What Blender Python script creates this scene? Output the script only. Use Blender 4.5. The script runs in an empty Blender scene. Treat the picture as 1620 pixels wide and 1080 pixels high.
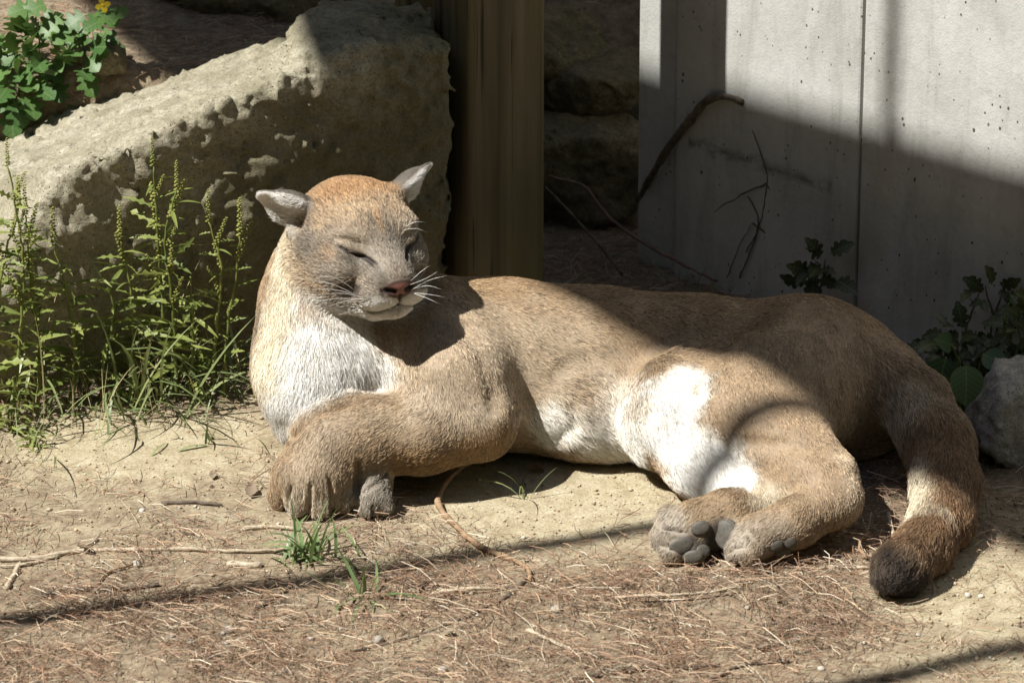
import bpy, bmesh, math, random, time
import numpy as np
from mathutils import Vector, Matrix, noise as mnoise
T0 = time.time()
random.seed(7)
rng = np.random.default_rng(7)
sc = bpy.context.scene
C = sc.collection

# ------------------------------------------------------------------ camera, sky, sun, exposure
PITCH = math.radians(24.0)
DIST, FPX = 8.0, 8000.0                       # metres to the cat, focal length in pixels of a 1620 px wide frame
VF = np.array([0, math.cos(PITCH), -math.sin(PITCH)])
VU = np.array([0, math.sin(PITCH), math.cos(PITCH)])
CAM = -DIST * VF + 0.26 * VU
cam = bpy.data.cameras.new('camera')
cam.lens = 36.0 * FPX / 1620.0
cam.sensor_width = 36.0
cam.clip_start, cam.clip_end = 0.1, 200.0
cam.dof.use_dof = True
cam.dof.focus_distance = 8.12
cam.dof.aperture_fstop = 7.0
camo = bpy.data.objects.new('camera', cam)
C.objects.link(camo)
camo.location = CAM
camo.rotation_euler = (math.pi / 2 - PITCH, 0, 0)
sc.camera = camo

SUN_AZ = math.radians(-25.0)                 # the sun stands at the left, this far in front of the picture plane
SUN_EL = math.radians(55.0)
TO_SUN = np.array([-math.cos(SUN_AZ) * math.cos(SUN_EL), math.sin(SUN_AZ) * math.cos(SUN_EL), math.sin(SUN_EL)])
world = bpy.data.worlds.new('World')
sc.world = world
world.use_nodes = True
wn = world.node_tree.nodes
sky = wn.new('ShaderNodeTexSky')
sky.sky_type = 'NISHITA'
sky.sun_disc = False
sky.sun_elevation = SUN_EL
sky.sun_rotation = math.atan2(TO_SUN[0], TO_SUN[1])
bg = wn['Background']
bg.inputs['Strength'].default_value = 0.05
world.node_tree.links.new(sky.outputs[0], bg.inputs['Color'])
sl = bpy.data.lights.new('sun', 'SUN')
sl.energy = 5.0
sl.angle = math.radians(0.53)
sl.color = (1.0, 0.968, 0.91)
suno = bpy.data.objects.new('sun', sl)
C.objects.link(suno)
suno.rotation_euler = Vector(-TO_SUN).to_track_quat('-Z', 'Y').to_euler()
sc.view_settings.view_transform = 'Standard'
sc.view_settings.look = 'None'
sc.view_settings.exposure = 0.7
sc.view_settings.gamma = 1.0
sc.cycles.use_denoising = True
sc.cycles.max_bounces = 6
sc.cycles.diffuse_bounces = 3
sc.cycles.glossy_bounces = 2
sc.cycles.transmission_bounces = 4
sc.cycles.transparent_max_bounces = 6
sc.cycles_curves.shape = 'RIBBONS'

# ------------------------------------------------------------------ helpers
def A3(*v):
    return np.array(v, float)

def ray(px, py):
    d = VF + np.array([1., 0, 0]) * (px - 810) / FPX + VU * (540 - py) / FPX
    return d

def W(px, py, Y):
    "the point of the place seen at pixel (px, py) of the photograph that lies Y metres behind the cat's middle"
    d = ray(px, py)
    return CAM + d * ((Y - CAM[1]) / d[1])

def G(px, py, z=0.0):
    "the point at height z seen at that pixel"
    d = ray(px, py)
    return CAM + d * ((z - CAM[2]) / d[2])

def to_px(P):
    d = np.asarray(P) - CAM
    z = d @ VF
    return np.stack([810 + FPX * d[..., 0] / z, 540 - FPX * (d @ VU) / z], -1)

def smooth(a, b, x):
    t = np.clip((x - a) / (b - a), 0, 1)
    return t * t * (3 - 2 * t)

def unit(v):
    v = np.asarray(v, float)
    return v / (np.linalg.norm(v, axis=-1, keepdims=True) + 1e-12)

def tag(o, label=None, cat=None, group=None, kind=None):
    if label: o['label'] = label
    if cat: o['category'] = cat
    if group: o['group'] = group
    if kind: o['kind'] = kind
    return o

def link(name, data, mat=None, parent=None):
    o = bpy.data.objects.new(name, data)
    C.objects.link(o)
    if mat is not None and data is not None:
        if not data.materials: data.materials.append(mat)
    if parent is not None: o.parent = parent
    return o

def empty(name, loc=(0, 0, 0)):
    o = bpy.data.objects.new(name, None)
    C.objects.link(o)
    o.location = loc
    return o

def mesh_np(name, V, F, smooth_shade=True):
    "mesh from numpy arrays; F is (n,3) or (n,4)"
    me = bpy.data.meshes.new(name)
    V = np.asarray(V, np.float32); F = np.asarray(F, np.int32)
    n, k = F.shape
    me.vertices.add(len(V)); me.vertices.foreach_set('co', V.ravel())
    me.loops.add(n * k); me.loops.foreach_set('vertex_index', F.ravel())
    me.polygons.add(n); me.polygons.foreach_set('loop_start', np.arange(0, n * k, k, dtype=np.int32))
    if smooth_shade: me.polygons.foreach_set('use_smooth', np.ones(n, bool))
    me.update(calc_edges=True)
    return me

def set_color(me, col, name='coat'):
    a = me.attributes.new(name, 'FLOAT_COLOR', 'POINT')
    c = np.ones((len(col), 4), np.float32); c[:, :3] = col
    a.data.foreach_set('color', c.ravel())

# vectorised value noise
_PERM = rng.random((32, 32, 32)).astype(np.float32)
def vnoise(P):
    P = np.asarray(P, np.float64)
    i = np.floor(P).astype(int); f = P - i
    f = f * f * (3 - 2 * f); i &= 31; j = (i + 1) & 31
    x0, y0, z0 = i[..., 0], i[..., 1], i[..., 2]; x1, y1, z1 = j[..., 0], j[..., 1], j[..., 2]
    fx, fy, fz = f[..., 0], f[..., 1], f[..., 2]
    a = _PERM[x0, y0, z0] * (1 - fx) + _PERM[x1, y0, z0] * fx
    b = _PERM[x0, y1, z0] * (1 - fx) + _PERM[x1, y1, z0] * fx
    c = _PERM[x0, y0, z1] * (1 - fx) + _PERM[x1, y0, z1] * fx
    d = _PERM[x0, y1, z1] * (1 - fx) + _PERM[x1, y1, z1] * fx
    return ((a * (1 - fy) + b * fy) * (1 - fz) + (c * (1 - fy) + d * fy) * fz) * 2 - 1

def fbm(P, octaves=4, gain=.5):
    s = 0; a = 1.; P = np.asarray(P, float)
    for o in range(octaves):
        s = s + a * vnoise(P + 7.3 * o); P = P * 2.03; a *= gain
    return s

# ------------------------------------------------------------------ implicit surfaces -> mesh
class Field:
    def __init__(s, xs, ys, zs):
        s.xs, s.ys, s.zs = [np.asarray(a, np.float32) for a in (xs, ys, zs)]
        s.D = np.full((len(xs), len(ys), len(zs)), 1.0, np.float32)
    def sub(s, lo, hi):
        sl = []
        for a, l, h in zip((s.xs, s.ys, s.zs), lo, hi):
            i0 = max(0, np.searchsorted(a, l) - 1); i1 = min(len(a), np.searchsorted(a, h) + 1)
            if i1 <= i0: return None, None
            sl.append(slice(i0, i1))
        sl = tuple(sl)
        return sl, (s.xs[sl[0]][:, None, None], s.ys[sl[1]][None, :, None], s.zs[sl[2]][None, None, :])
    def put(s, fn, lo, hi, k=.02, cut=False):
        m = k + .02
        sl, p = s.sub(np.asarray(lo) - m, np.asarray(hi) + m)
        if sl is None: return
        d = fn(*p).astype(np.float32); D = s.D[sl]
        if cut:
            h = np.clip(.5 - .5 * (D + d) / k, 0, 1)
            s.D[sl] = D * (1 - h) - d * h + k * h * (1 - h)
        else:
            h = np.clip(.5 + .5 * (D - d) / k, 0, 1)
            s.D[sl] = D * (1 - h) + d * h - k * h * (1 - h)
    def cone(s, a, b, ra, rb, k=.02, cut=False, flat=None, fs=1.0):
        "rounded cone; flat = axis along which it is squeezed by fs"
        a = np.asarray(a, float); b = np.asarray(b, float)
        ba = b - a; L = ba @ ba + 1e-12
        if flat is not None: flat = unit(flat); flat = unit(flat - ba * (flat @ ba) / L)
        def fn(x, y, z):
            px, py, pz = x - a[0], y - a[1], z - a[2]
            t = np.clip((px * ba[0] + py * ba[1] + pz * ba[2]) / L, 0, 1)
            qx, qy, qz = px - t * ba[0], py - t * ba[1], pz - t * ba[2]
            r = ra + (rb - ra) * t
            if flat is None:
                return np.sqrt(qx * qx + qy * qy + qz * qz) - r
            w = qx * flat[0] + qy * flat[1] + qz * flat[2]
            q2 = qx * qx + qy * qy + qz * qz - w * w + (w / fs) ** 2
            return (np.sqrt(np.maximum(q2, 0)) - r) * min(1., fs)
        R = max(ra, rb) * max(1., fs if flat is not None else 1.)
        s.put(fn, np.minimum(a, b) - R, np.maximum(a, b) + R, k, cut)
    def ell(s, c, rad, M=None, k=.02, cut=False):
        "ellipsoid with radii along the columns of M"
        c = np.asarray(c, float); rad = np.asarray(rad, float)
        M = np.eye(3) if M is None else np.asarray(M, float)
        def fn(x, y, z):
            p = (x - c[0], y - c[1], z - c[2]); k0 = 0; k1 = 0
            for i in range(3):
                q = p[0] * M[0, i] + p[1] * M[1, i] + p[2] * M[2, i]
                k0 = k0 + (q / rad[i]) ** 2; k1 = k1 + (q / rad[i] ** 2) ** 2
            k0 = np.sqrt(k0); return k0 * (k0 - 1) / (np.sqrt(k1) + 1e-6)
        e = np.sqrt(((M * rad) ** 2).sum(1))
        s.put(fn, c - e, c + e, k, cut)
    def chain(s, pts, k=.02, **kw):
        for (a, ra), (b, rb) in zip(pts[:-1], pts[1:]): s.cone(a, b, ra, rb, k, **kw)
    def mesh(s):
        D = s.D; ins = D < 0
        n = np.array(D.shape) - 1
        cnt = np.zeros(n, np.int8)
        for i in (0, 1):
            for j in (0, 1):
                for k in (0, 1): cnt += ins[i:n[0] + i, j:n[1] + j, k:n[2] + k]
        act = np.argwhere((cnt > 0) & (cnt < 8))
        ids = np.full(n, -1, np.int32); ids[tuple(act.T)] = np.arange(len(act))
        acc = np.zeros((len(act), 3)); num = np.zeros(len(act))
        val = {}
        for i in (0, 1):
            for j in (0, 1):
                for k in (0, 1): val[i, j, k] = D[act[:, 0] + i, act[:, 1] + j, act[:, 2] + k].astype(float)
        for c0 in val:
            for ax in range(3):
                if c0[ax]: continue
                c1 = list(c0); c1[ax] = 1; c1 = tuple(c1)
                a, b = val[c0], val[c1]
                cr = (a < 0) != (b < 0)
                t = np.where(cr, a / np.where(cr, a - b, 1), 0)
                p = np.tile(np.array(c0, float), (len(act), 1)); p[:, ax] = t
                acc[cr] += p[cr]; num[cr] += 1
        q = act + acc / num[:, None]
        V = np.stack([np.interp(q[:, i], np.arange(len(g)), g) for i, g in enumerate((s.xs, s.ys, s.zs))], 1)
        F = []
        for ax in range(3):
            u, v = (ax + 1) % 3, (ax + 2) % 3
            a = np.moveaxis(ins, (ax, u, v), (0, 1, 2)); idm = np.moveaxis(ids, (ax, u, v), (0, 1, 2))
            ch = np.argwhere(a[:-1, 1:-1, 1:-1] != a[1:, 1:-1, 1:-1]) + [0, 1, 1]
            i, j, k = ch.T
            f = np.stack([idm[i, j - 1, k - 1], idm[i, j, k - 1], idm[i, j, k], idm[i, j - 1, k]], 1)
            flip = ~a[i, j, k]
            f[flip] = f[flip][:, ::-1]
            F.append(f)
        return V, np.concatenate(F)

def relax(V, F, it=3, lam=.5):
    for _ in range(it):
        S = np.zeros_like(V); n = np.zeros(len(V))
        for a, b in ((0, 1), (1, 2), (2, 3), (3, 0)):
            for p, q in ((a, b), (b, a)):
                for ax in range(3): S[:, ax] += np.bincount(F[:, p], V[F[:, q], ax], len(V))
                n += np.bincount(F[:, p], minlength=len(V))
        V = V + lam * (S / n[:, None] - V)
    return V

def vnormals(V, F):
    n = np.cross(V[F[:, 2]] - V[F[:, 0]], V[F[:, 3]] - V[F[:, 1]])
    N = np.zeros_like(V)
    for i in range(4):
        for ax in range(3): N[:, ax] += np.bincount(F[:, i], n[:, ax], len(V))
    return unit(N)

def axis_grid(lo, hi, coarse, fine=None, f0=None, f1=None):
    g = [lo]
    while g[-1] < hi:
        h = coarse
        if fine is not None:
            d = max(f0 - g[-1], g[-1] - f1, 0); h = min(coarse, fine + d * .15)
        g.append(g[-1] + h)
    return np.array(g)

# ------------------------------------------------------------------ materials
def mat(name, rough=.8, spec=.2):
    m = bpy.data.materials.new(name); m.use_nodes = True
    b = m.node_tree.nodes['Principled BSDF']
    b.inputs['Roughness'].default_value = rough; b.inputs['Specular IOR Level'].default_value = spec
    return m, m.node_tree, b

class NB:
    "short hand for building node trees"
    def __init__(s, nt): s.nt = nt; s.tc = nt.nodes.new('ShaderNodeTexCoord')
    def new(s, t, **kw):
        n = s.nt.nodes.new(t)
        for k, v in kw.items(): setattr(n, k, v)
        return n
    def l(s, a, b): s.nt.links.new(a, b)
    def obj(s, scale=(1, 1, 1)):
        m = s.new('ShaderNodeMapping'); m.inputs['Scale'].default_value = scale
        s.l(s.tc.outputs['Object'], m.inputs['Vector']); return m.outputs[0]
    def noise(s, scale, detail=5, rough=.55, vec=None, dist=0.):
        n = s.new('ShaderNodeTexNoise'); n.inputs['Scale'].default_value = scale; n.inputs['Detail'].default_value = detail
        n.inputs['Roughness'].default_value = rough; n.inputs['Distortion'].default_value = dist
        s.l(vec if vec is not None else s.tc.outputs['Object'], n.inputs['Vector']); return n.outputs['Fac']
    def vor(s, scale, vec=None, feature='F1'):
        n = s.new('ShaderNodeTexVoronoi', feature=feature); n.inputs['Scale'].default_value = scale
        s.l(vec if vec is not None else s.tc.outputs['Object'], n.inputs['Vector']); return n.outputs['Distance']
    def ramp(s, fac, stops):
        n = s.new('ShaderNodeValToRGB'); e = n.color_ramp.elements
        while len(e) < len(stops): e.new(.5)
        for q, (p, c) in zip(e, stops):
            q.position = p; q.color = (*c, 1) if hasattr(c, '__len__') else (c, c, c, 1)
        s.l(fac, n.inputs[0]); return n.outputs[0]
    def mix(s, fac, a, b, blend='MIX'):
        n = s.new('ShaderNodeMix', data_type='RGBA', blend_type=blend)
        if isinstance(fac, (int, float)): n.inputs[0].default_value = fac
        else: s.l(fac, n.inputs[0])
        for i, v in ((6, a), (7, b)):
            if hasattr(v, 'is_linked'): s.l(v, n.inputs[i])
            else: n.inputs[i].default_value = (*v, 1)
        return n.outputs[2]
    def math(s, op, a, b=0.):
        n = s.new('ShaderNodeMath', operation=op)
        for i, v in enumerate((a, b)):
            if isinstance(v, (int, float)): n.inputs[i].default_value = v
            else: s.l(v, n.inputs[i])
        return n.outputs[0]
    def bump(s, h, strength, dist, normal=None):
        n = s.new('ShaderNodeBump'); n.inputs['Strength'].default_value = strength; n.inputs['Distance'].default_value = dist
        s.l(h, n.inputs['Height'])
        if normal is not None: s.l(normal, n.inputs['Normal'])
        return n.outputs[0]
    def attr(s, name):
        n = s.new('ShaderNodeAttribute'); n.attribute_name = name; return n.outputs['Color']

def rock_mat(name, lo, mid, hi, moss=None, moss_amt=.5):
    m, nt, b = mat(name, .85, .25); n = NB(nt)
    c = n.ramp(n.noise(9, 8, .65), [(.3, lo), (.5, mid), (.72, hi)])
    c = n.mix(n.ramp(n.noise(140, 3, .6), [(.42, 0.), (.6, 1.)]), n.mix(.55, c, lo), c)
    c = n.mix(n.ramp(n.noise(300, 2), [(.62, 0.), (.68, 1.)]), c, (.05, .045, .04))
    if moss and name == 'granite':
        # olive moss of the right end; lower down it also puts shade into the colour
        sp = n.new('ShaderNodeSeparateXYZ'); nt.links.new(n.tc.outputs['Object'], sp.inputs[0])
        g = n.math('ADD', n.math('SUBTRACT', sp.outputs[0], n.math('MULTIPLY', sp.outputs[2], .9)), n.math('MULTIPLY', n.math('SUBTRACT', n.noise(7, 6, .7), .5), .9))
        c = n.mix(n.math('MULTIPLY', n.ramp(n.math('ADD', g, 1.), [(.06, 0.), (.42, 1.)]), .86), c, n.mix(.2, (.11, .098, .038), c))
    elif moss:
        c = n.mix(n.math('MULTIPLY', n.ramp(n.noise(5.5, 6, .65, dist=.4), [(.50, 0.), (.66, 1.)]), moss_amt), c, moss)
    nt.links.new(c, b.inputs['Base Color'])
    h = n.math('ADD', n.math('MULTIPLY', n.noise(42, 9, .75), 1.3), n.math('MULTIPLY', n.noise(230, 4, .6), .4))
    nt.links.new(n.bump(h, .9, .0075), b.inputs['Normal'])
    return m

M = {}
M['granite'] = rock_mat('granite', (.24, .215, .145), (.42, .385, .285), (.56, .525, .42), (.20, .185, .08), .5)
M['dark_rock'] = rock_mat('dark_rock', (.10, .085, .05), (.22, .18, .10), (.34, .28, .18), (.07, .085, .03), .7)
M['pale_rock'] = rock_mat('pale_rock', (.24, .225, .20), (.42, .40, .36), (.56, .54, .50))
def pebble_mat():
    m, nt, b = mat('pebble', .8, .2); n = NB(nt); oi = n.new('ShaderNodeObjectInfo')
    c = n.mix(oi.outputs['Random'], (.33, .30, .25), (.58, .55, .49))
    c = n.mix(n.ramp(n.noise(2.5, 4), [(.35, 0.), (.65, 1.)]), n.mix(.3, c, (.25, .2, .15)), c)
    nt.links.new(c, b.inputs['Base Color']); return m
M['pebble'] = pebble_mat()

def concrete():
    m, nt, b = mat('concrete', .75, .25); n = NB(nt)
    c = n.ramp(n.noise(3.2, 7, .6), [(.3, (.46, .46, .43)), (.52, (.57, .57, .545)), (.75, (.65, .65, .62))])
    c = n.mix(n.ramp(n.noise(7, 5, .6, vec=n.obj((1.6, 1.6, .5))), [(.40, 0.), (.68, 1.)]), n.mix(.16, c, (.22, .22, .20)), c)
    c = n.mix(n.ramp(n.noise(90, 3), [(.35, 0.), (.65, 1.)]), n.mix(.12, c, (.2, .2, .19)), c)
    wv = n.obj((1, 1, .7)); v = n.vor(75, wv); v2 = n.vor(31, wv)
    sel = n.ramp(n.noise(11, 3), [(.48, 0.), (.58, 1.)])
    holes = n.math('MULTIPLY', n.math('LESS_THAN', v, n.math('MULTIPLY', n.noise(19, 2), .27)), sel)
    holes2 = n.math('MULTIPLY', n.math('LESS_THAN', v2, n.math('MULTIPLY', n.noise(13, 2), .15)), n.ramp(n.noise(6, 2), [(.46, 0.), (.54, 1.)]))
    hh = n.math('MAXIMUM', holes, holes2)
    c = n.mix(n.math('MULTIPLY', n.ramp(n.noise(9, 7, .7, vec=n.obj((2.2, 2.2, .35)), dist=.5), [(.50, 0.), (.68, 1.)]), .42), c, (.23, .23, .20))
    c = n.mix(n.math('MULTIPLY', n.ramp(n.noise(38, 5, .7), [(.55, 0.), (.70, 1.)]), .30), c, (.25, .25, .22))
    c = n.mix(hh, c, (.085, .08, .07))
    c = n.mix(n.math('MULTIPLY', n.ramp(n.noise(2.2, 5, .6, vec=n.obj((1.5, 1.5, .8))), [(.60, 0.), (.72, 1.)]), .35), c, (.42, .33, .18))
    # the rough line of a pour stopped half way
    sep = n.new('ShaderNodeSeparateXYZ'); nt.links.new(n.tc.outputs['Object'], sep.inputs[0])
    wob = n.math('MULTIPLY', n.math('SUBTRACT', n.noise(14, 5, .7), .5), .05)
    zz = n.math('ABSOLUTE', n.math('SUBTRACT', n.math('ADD', sep.outputs[2], wob), .262))
    line = n.math('MULTIPLY', n.ramp(zz, [(.0, 1.), (.016, 0.)]), n.ramp(n.noise(25, 4), [(.34, 0.), (.5, 1.)]))
    line = n.math('MULTIPLY', line, n.math('MULTIPLY', n.math('LESS_THAN', sep.outputs[0], .43), n.math('GREATER_THAN', sep.outputs[0], .12)))
    c = n.mix(n.math('MULTIPLY', line, .7), c, (.12, .115, .10))
    nt.links.new(c, b.inputs['Base Color'])
    h = n.math('SUBTRACT', n.math('ADD', n.math('MULTIPLY', n.noise(35, 6, .6), .5), n.math('MULTIPLY', n.noise(240, 2), .25)), n.math('ADD', n.math('MULTIPLY', hh, 1.2), line))
    nt.links.new(n.bump(h, .6, .0035), b.inputs['Normal'])
    return m
M['concrete'] = concrete()

def timber():
    m, nt, b = mat('old_timber', .8, .2); n = NB(nt)
    g = n.noise(30, 6, .6, vec=n.obj((1, 1, .035)), dist=.6)
    c = n.ramp(g, [(.28, (.075, .058, .035)), (.5, (.14, .112, .068)), (.72, (.21, .175, .115))])
    c = n.mix(n.ramp(n.noise(5, 5, .6, vec=n.obj((1, 1, .3))), [(.42, 0.), (.65, 1.)]), c, n.mix(.6, c, (.13, .14, .05)))
    c = n.mix(n.ramp(n.noise(110, 3, vec=n.obj((1, 1, .02))), [(.60, 0.), (.66, 1.)]), c, (.045, .035, .02))
    nt.links.new(c, b.inputs['Base Color'])
    nt.links.new(n.bump(g, .5, .006), b.inputs['Normal'])
    return m
M['timber'] = timber()

def bark(name, a, bcol):
    m, nt, b = mat(name, .85, .2); n = NB(nt)
    c = n.ramp(n.noise(60, 5, .65, vec=n.obj()), [(.3, a), (.7, bcol)])
    nt.links.new(c, b.inputs['Base Color']); nt.links.new(n.bump(n.noise(180, 4), .5, .003), b.inputs['Normal'])
    return m
M['twig_pale'] = bark('twig_pale', (.30, .24, .16), (.58, .50, .38))
M['twig_brown'] = bark('twig_brown', (.20, .125, .075), (.40, .28, .17))
M['twig_dark'] = bark('twig_dark', (.07, .055, .04), (.19, .155, .12))
M['twig_red'] = bark('twig_red', (.11, .07, .06), (.21, .145, .12))

def leafm(name, a, bcol, trans=.3, rough=.5):
    m, nt, b = mat(name, rough, .35); n = NB(nt)
    oi = n.new('ShaderNodeObjectInfo')
    c = n.mix(oi.outputs['Random'], a, bcol)
    c = n.mix(n.ramp(n.noise(45, 4), [(.3, 0.), (.7, 1.)]), n.mix(.3, c, (.02, .025, .01)), c)
    if name in ('broad_leaf', 'plant_leaf', 'wall_leaf'):
        sp = n.new('ShaderNodeSeparateXYZ'); nt.links.new(n.tc.outputs['Object'], sp.inputs[0])
        ax = n.math('ABSOLUTE', sp.outputs[0])
        ve = n.math('SINE', n.math('MULTIPLY', n.math('SUBTRACT', sp.outputs[1], n.math('MULTIPLY', ax, .7)), 46.))
        ve = n.math('MAXIMUM', n.ramp(ve, [(.90, 0.), (.99, 1.)]), n.ramp(ax, [(.010, 1.), (.022, 0.)]))
        c = n.mix(n.math('MULTIPLY', ve, .45), c, (.20, .26, .12))
    nt.links.new(c, b.inputs['Base Color'])
    tr = n.new('ShaderNodeBsdfTranslucent'); nt.links.new(n.mix(.35, c, (.25, .35, .05)), tr.inputs['Color'])
    mx = n.new('ShaderNodeMixShader'); mx.inputs[0].default_value = trans
    nt.links.new(b.outputs[0], mx.inputs[1]); nt.links.new(tr.outputs[0], mx.inputs[2])
    nt.links.new(mx.outputs[0], nt.nodes['Material Output'].inputs['Surface'])
    return m
M['weed_leaf'] = leafm('weed_leaf', (.17, .22, .055), (.32, .36, .10))
M['blade'] = leafm('grass_blade', (.15, .20, .075), (.32, .36, .16), .25, .4)
M['tuft'] = leafm('tuft_blade', (.12, .19, .075), (.25, .34, .14), .25, .4)
M['spike'] = leafm('flower_spike', (.27, .30, .07), (.40, .40, .11), .2, .7)
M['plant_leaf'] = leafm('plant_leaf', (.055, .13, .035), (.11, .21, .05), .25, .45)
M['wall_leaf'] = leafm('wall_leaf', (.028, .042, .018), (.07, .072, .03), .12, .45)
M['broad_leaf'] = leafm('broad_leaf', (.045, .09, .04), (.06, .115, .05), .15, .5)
M['dead_leaf'] = leafm('dead_leaf', (.17, .09, .05), (.30, .24, .18), .1, .7)
M['petal'] = leafm('petal', (.75, .55, .03), (.8, .6, .05), .3, .6)
M['straw'] = leafm('straw', (.42, .34, .17), (.55, .45, .25), .15, .6)

# ------------------------------------------------------------------ ground
def gz(x, y):
    x = np.asarray(x, float); y = np.asarray(y, float)
    edge = .86 + .62 * smooth(-.22, .02, x)
    bank = .35 * smooth(edge, edge + .16, y)
    P = np.stack([x, y, 0 * x], -1)
    fade = smooth(-.5, -.1, -np.abs(x) + 2) 
    bank = bank + 3.2 * smooth(1.75, 4.5, y + .25 * x) * (1 - smooth(1.2, 2.5, x))  # hillside added at the back, to block sky light from behind
    # unseen slopes added all round to block the sky's fill light
    bank = bank + 14 * smooth(8.3, 13, np.hypot(x, y + 1.5)) * (1 - smooth(2, 6, y)) + 10 * smooth(4.5, 11, y)
    z = bank + .010 * fbm(P * 3.1 + 5, 2) + .0035 * fbm(P * 14 + 9, 3)
    # heap of needles in front of the hind feet
    z = z + .016 * np.exp(-(((x - .36) / .17) ** 2 + ((y + .30) / .06) ** 2)) + .010 * np.exp(-(((x - .05) / .2) ** 2 + ((y + .36) / .07) ** 2))
    # it lies level under the cat
    under = np.exp(-(((x - .02) / .62) ** 4 + ((y - .12) / .36) ** 4))
    return z * (1 - .75 * under) - .004 * under

def litter(px, py):
    "how much needle litter lies at this spot, 0..1"
    d = np.full(np.shape(px), .62)
    d = d + .28 * smooth(860, 960, py) * (1 - smooth(1340, 1480, px))
    for (cx, cy, rx, ry, a) in ((860, 770, 210, 85, -.62), (240, 690, 200, 50, -.45), (1530, 940, 190, 60, -.35), (120, 730, 120, 40, -.25), (300, 740, 160, 40, -.2), (620, 1010, 160, 30, -.25), (1180, 960, 190, 40, .35), (560, 945, 200, 50, .2), (150, 1000, 220, 90, .15), (1000, 1010, 200, 50, .15), (1500, 780, 150, 70, .25), (1400, 1050, 220, 30, -.15)):
        d = d + a * np.exp(-(((px - cx) / rx) ** 2 + ((py - cy) / ry) ** 2) ** 1.5)
    return np.clip(d, .03, 1)

def grow(lo, hi, h, far, g=1.22):
    m = list(np.arange(lo, hi, h)); s = h; a = m[-1]
    while a < far: s *= g; a += s; m.append(a)
    s = h; a = m[0]; left = []
    while a > -far: s *= g; a -= s; left.append(a)
    return np.array(left[::-1] + m)

def make_ground():
    xs = grow(-1.15, 1.15, .009, 40); ys = grow(-.85, 1.15, .009, 40)
    X, Y = np.meshgrid(xs, ys, indexing='ij')
    Z = gz(X, Y)
    V = np.stack([X, Y, Z], -1).reshape(-1, 3)
    nx, ny = X.shape
    i = np.arange(nx * ny).reshape(nx, ny)
    F = np.stack([i[:-1, :-1], i[1:, :-1], i[1:, 1:], i[:-1, 1:]], -1).reshape(-1, 4)
    me = mesh_np('ground', V, F)
    q = np.full((len(V), 2), -9999.); near = (V[:, 1] > -6) & (V[:, 1] < 6)
    q[near] = to_px(V[near])
    li = litter(q[:, 0], q[:, 1])
    li = np.where(V[:, 1] > .75, 1.25, li)
    set_color(me, np.repeat(li[:, None], 3, 1), 'litter')
    far_slope = smooth(3.5, 7., np.hypot(V[:, 0], np.where(V[:, 1] > 0, V[:, 1] * 1.6, V[:, 1] * .9)))  # dark tone of the added slopes, keeps their bounced light low
    set_color(me, np.repeat(far_slope[:, None], 3, 1), 'dark_slope')
    m, nt, b = mat('soil', .95, .1); n = NB(nt)
    sand = n.ramp(n.noise(26, 8, .7), [(.3, (.29, .245, .155)), (.5, (.45, .395, .265)), (.72, (.58, .53, .385))])
    sand = n.mix(n.ramp(n.noise(230, 3, .7), [(.36, 0.), (.58, 1.)]), n.mix(.55, sand, (.22, .15, .09)), sand)
    dirt = n.ramp(n.noise(60, 6, .7), [(.3, (.13, .095, .065)), (.52, (.26, .205, .14)), (.75, (.42, .35, .245))])
    f = n.math('ADD', n.math('MULTIPLY', n.attr('litter'), 1.1), n.math('MULTIPLY', n.math('SUBTRACT', n.noise(17, 5, .7), .5), 1.5))
    c = n.mix(n.ramp(f, [(.35, 0.), (.85, 1.)]), sand, dirt)
    green = n.ramp(n.noise(3, 6, .7), [(.3, (.02, .03, .012)), (.7, (.06, .075, .03))])
    c = n.mix(n.attr('dark_slope'), c, green)
    nt.links.new(c, b.inputs['Base Color'])
    h = n.math('ADD', n.noise(55, 8, .75), n.math('MULTIPLY', n.noise(300, 4, .7), .5))
    nt.links.new(n.bump(h, .8, .0042), b.inputs['Normal'])
    g = link('ground', me, m)
    tag(g, 'sandy forest ground strewn with dry pine needles', None, None, 'structure')
make_ground()

def strip_mesh(name, base, dirs, length, width, bend, col, lift):
    "many thin bent strips (needles) in one mesh; three cross sections each"
    n = len(base)
    up = np.tile(A3(0, 0, 1), (n, 1)); side = unit(np.cross(dirs, up))
    V = np.zeros((n, 6, 3))
    for k, t in enumerate((-.5, 0, .5)):
        c = base + dirs * (length * t)[:, None] + side * (bend * (.25 - t * t) * 2)[:, None] + up * (lift * (1 - 3.2 * t * t) + .001)[:, None] + up * (lift * 0)[:, None]
        w = width * (.5 if k != 1 else .6)
        tw = side * .7 + up * .7
        V[:, 2 * k] = c - tw * w[:, None]; V[:, 2 * k + 1] = c + tw * w[:, None]
    o = (np.arange(n) * 6)[:, None, None]
    F = (np.array([[0, 1, 3, 2], [2, 3, 5, 4]])[None] + o).reshape(-1, 4)
    me = mesh_np(name, V.reshape(-1, 3), F)
    set_color(me, np.repeat(col, 6, 0), 'tint')
    return me

def scatter(n, lo=(-1.1, -.8), hi=(1.1, 1.0), dens=None):
    out = []
    got = 0
    while got < n:
        x = rng.uniform(lo[0], hi[0], n); y = rng.uniform(lo[1], hi[1], n)
        q = to_px(np.stack([x, y, 0 * x], 1))
        d = dens(q[:, 0], q[:, 1]) if dens else np.ones(n)
        k = rng.random(n) < d
        out.append(np.stack([x[k], y[k]], 1)); got += k.sum()
    xy = np.concatenate(out)[:n]
    return np.column_stack([xy, gz(xy[:, 0], xy[:, 1])])

def tint_mat(name, rough=.7):
    m, nt, b = mat(name, rough, .25); n = NB(nt)
    nt.links.new(n.attr('tint'), b.inputs['Base Color']); return m

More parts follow.
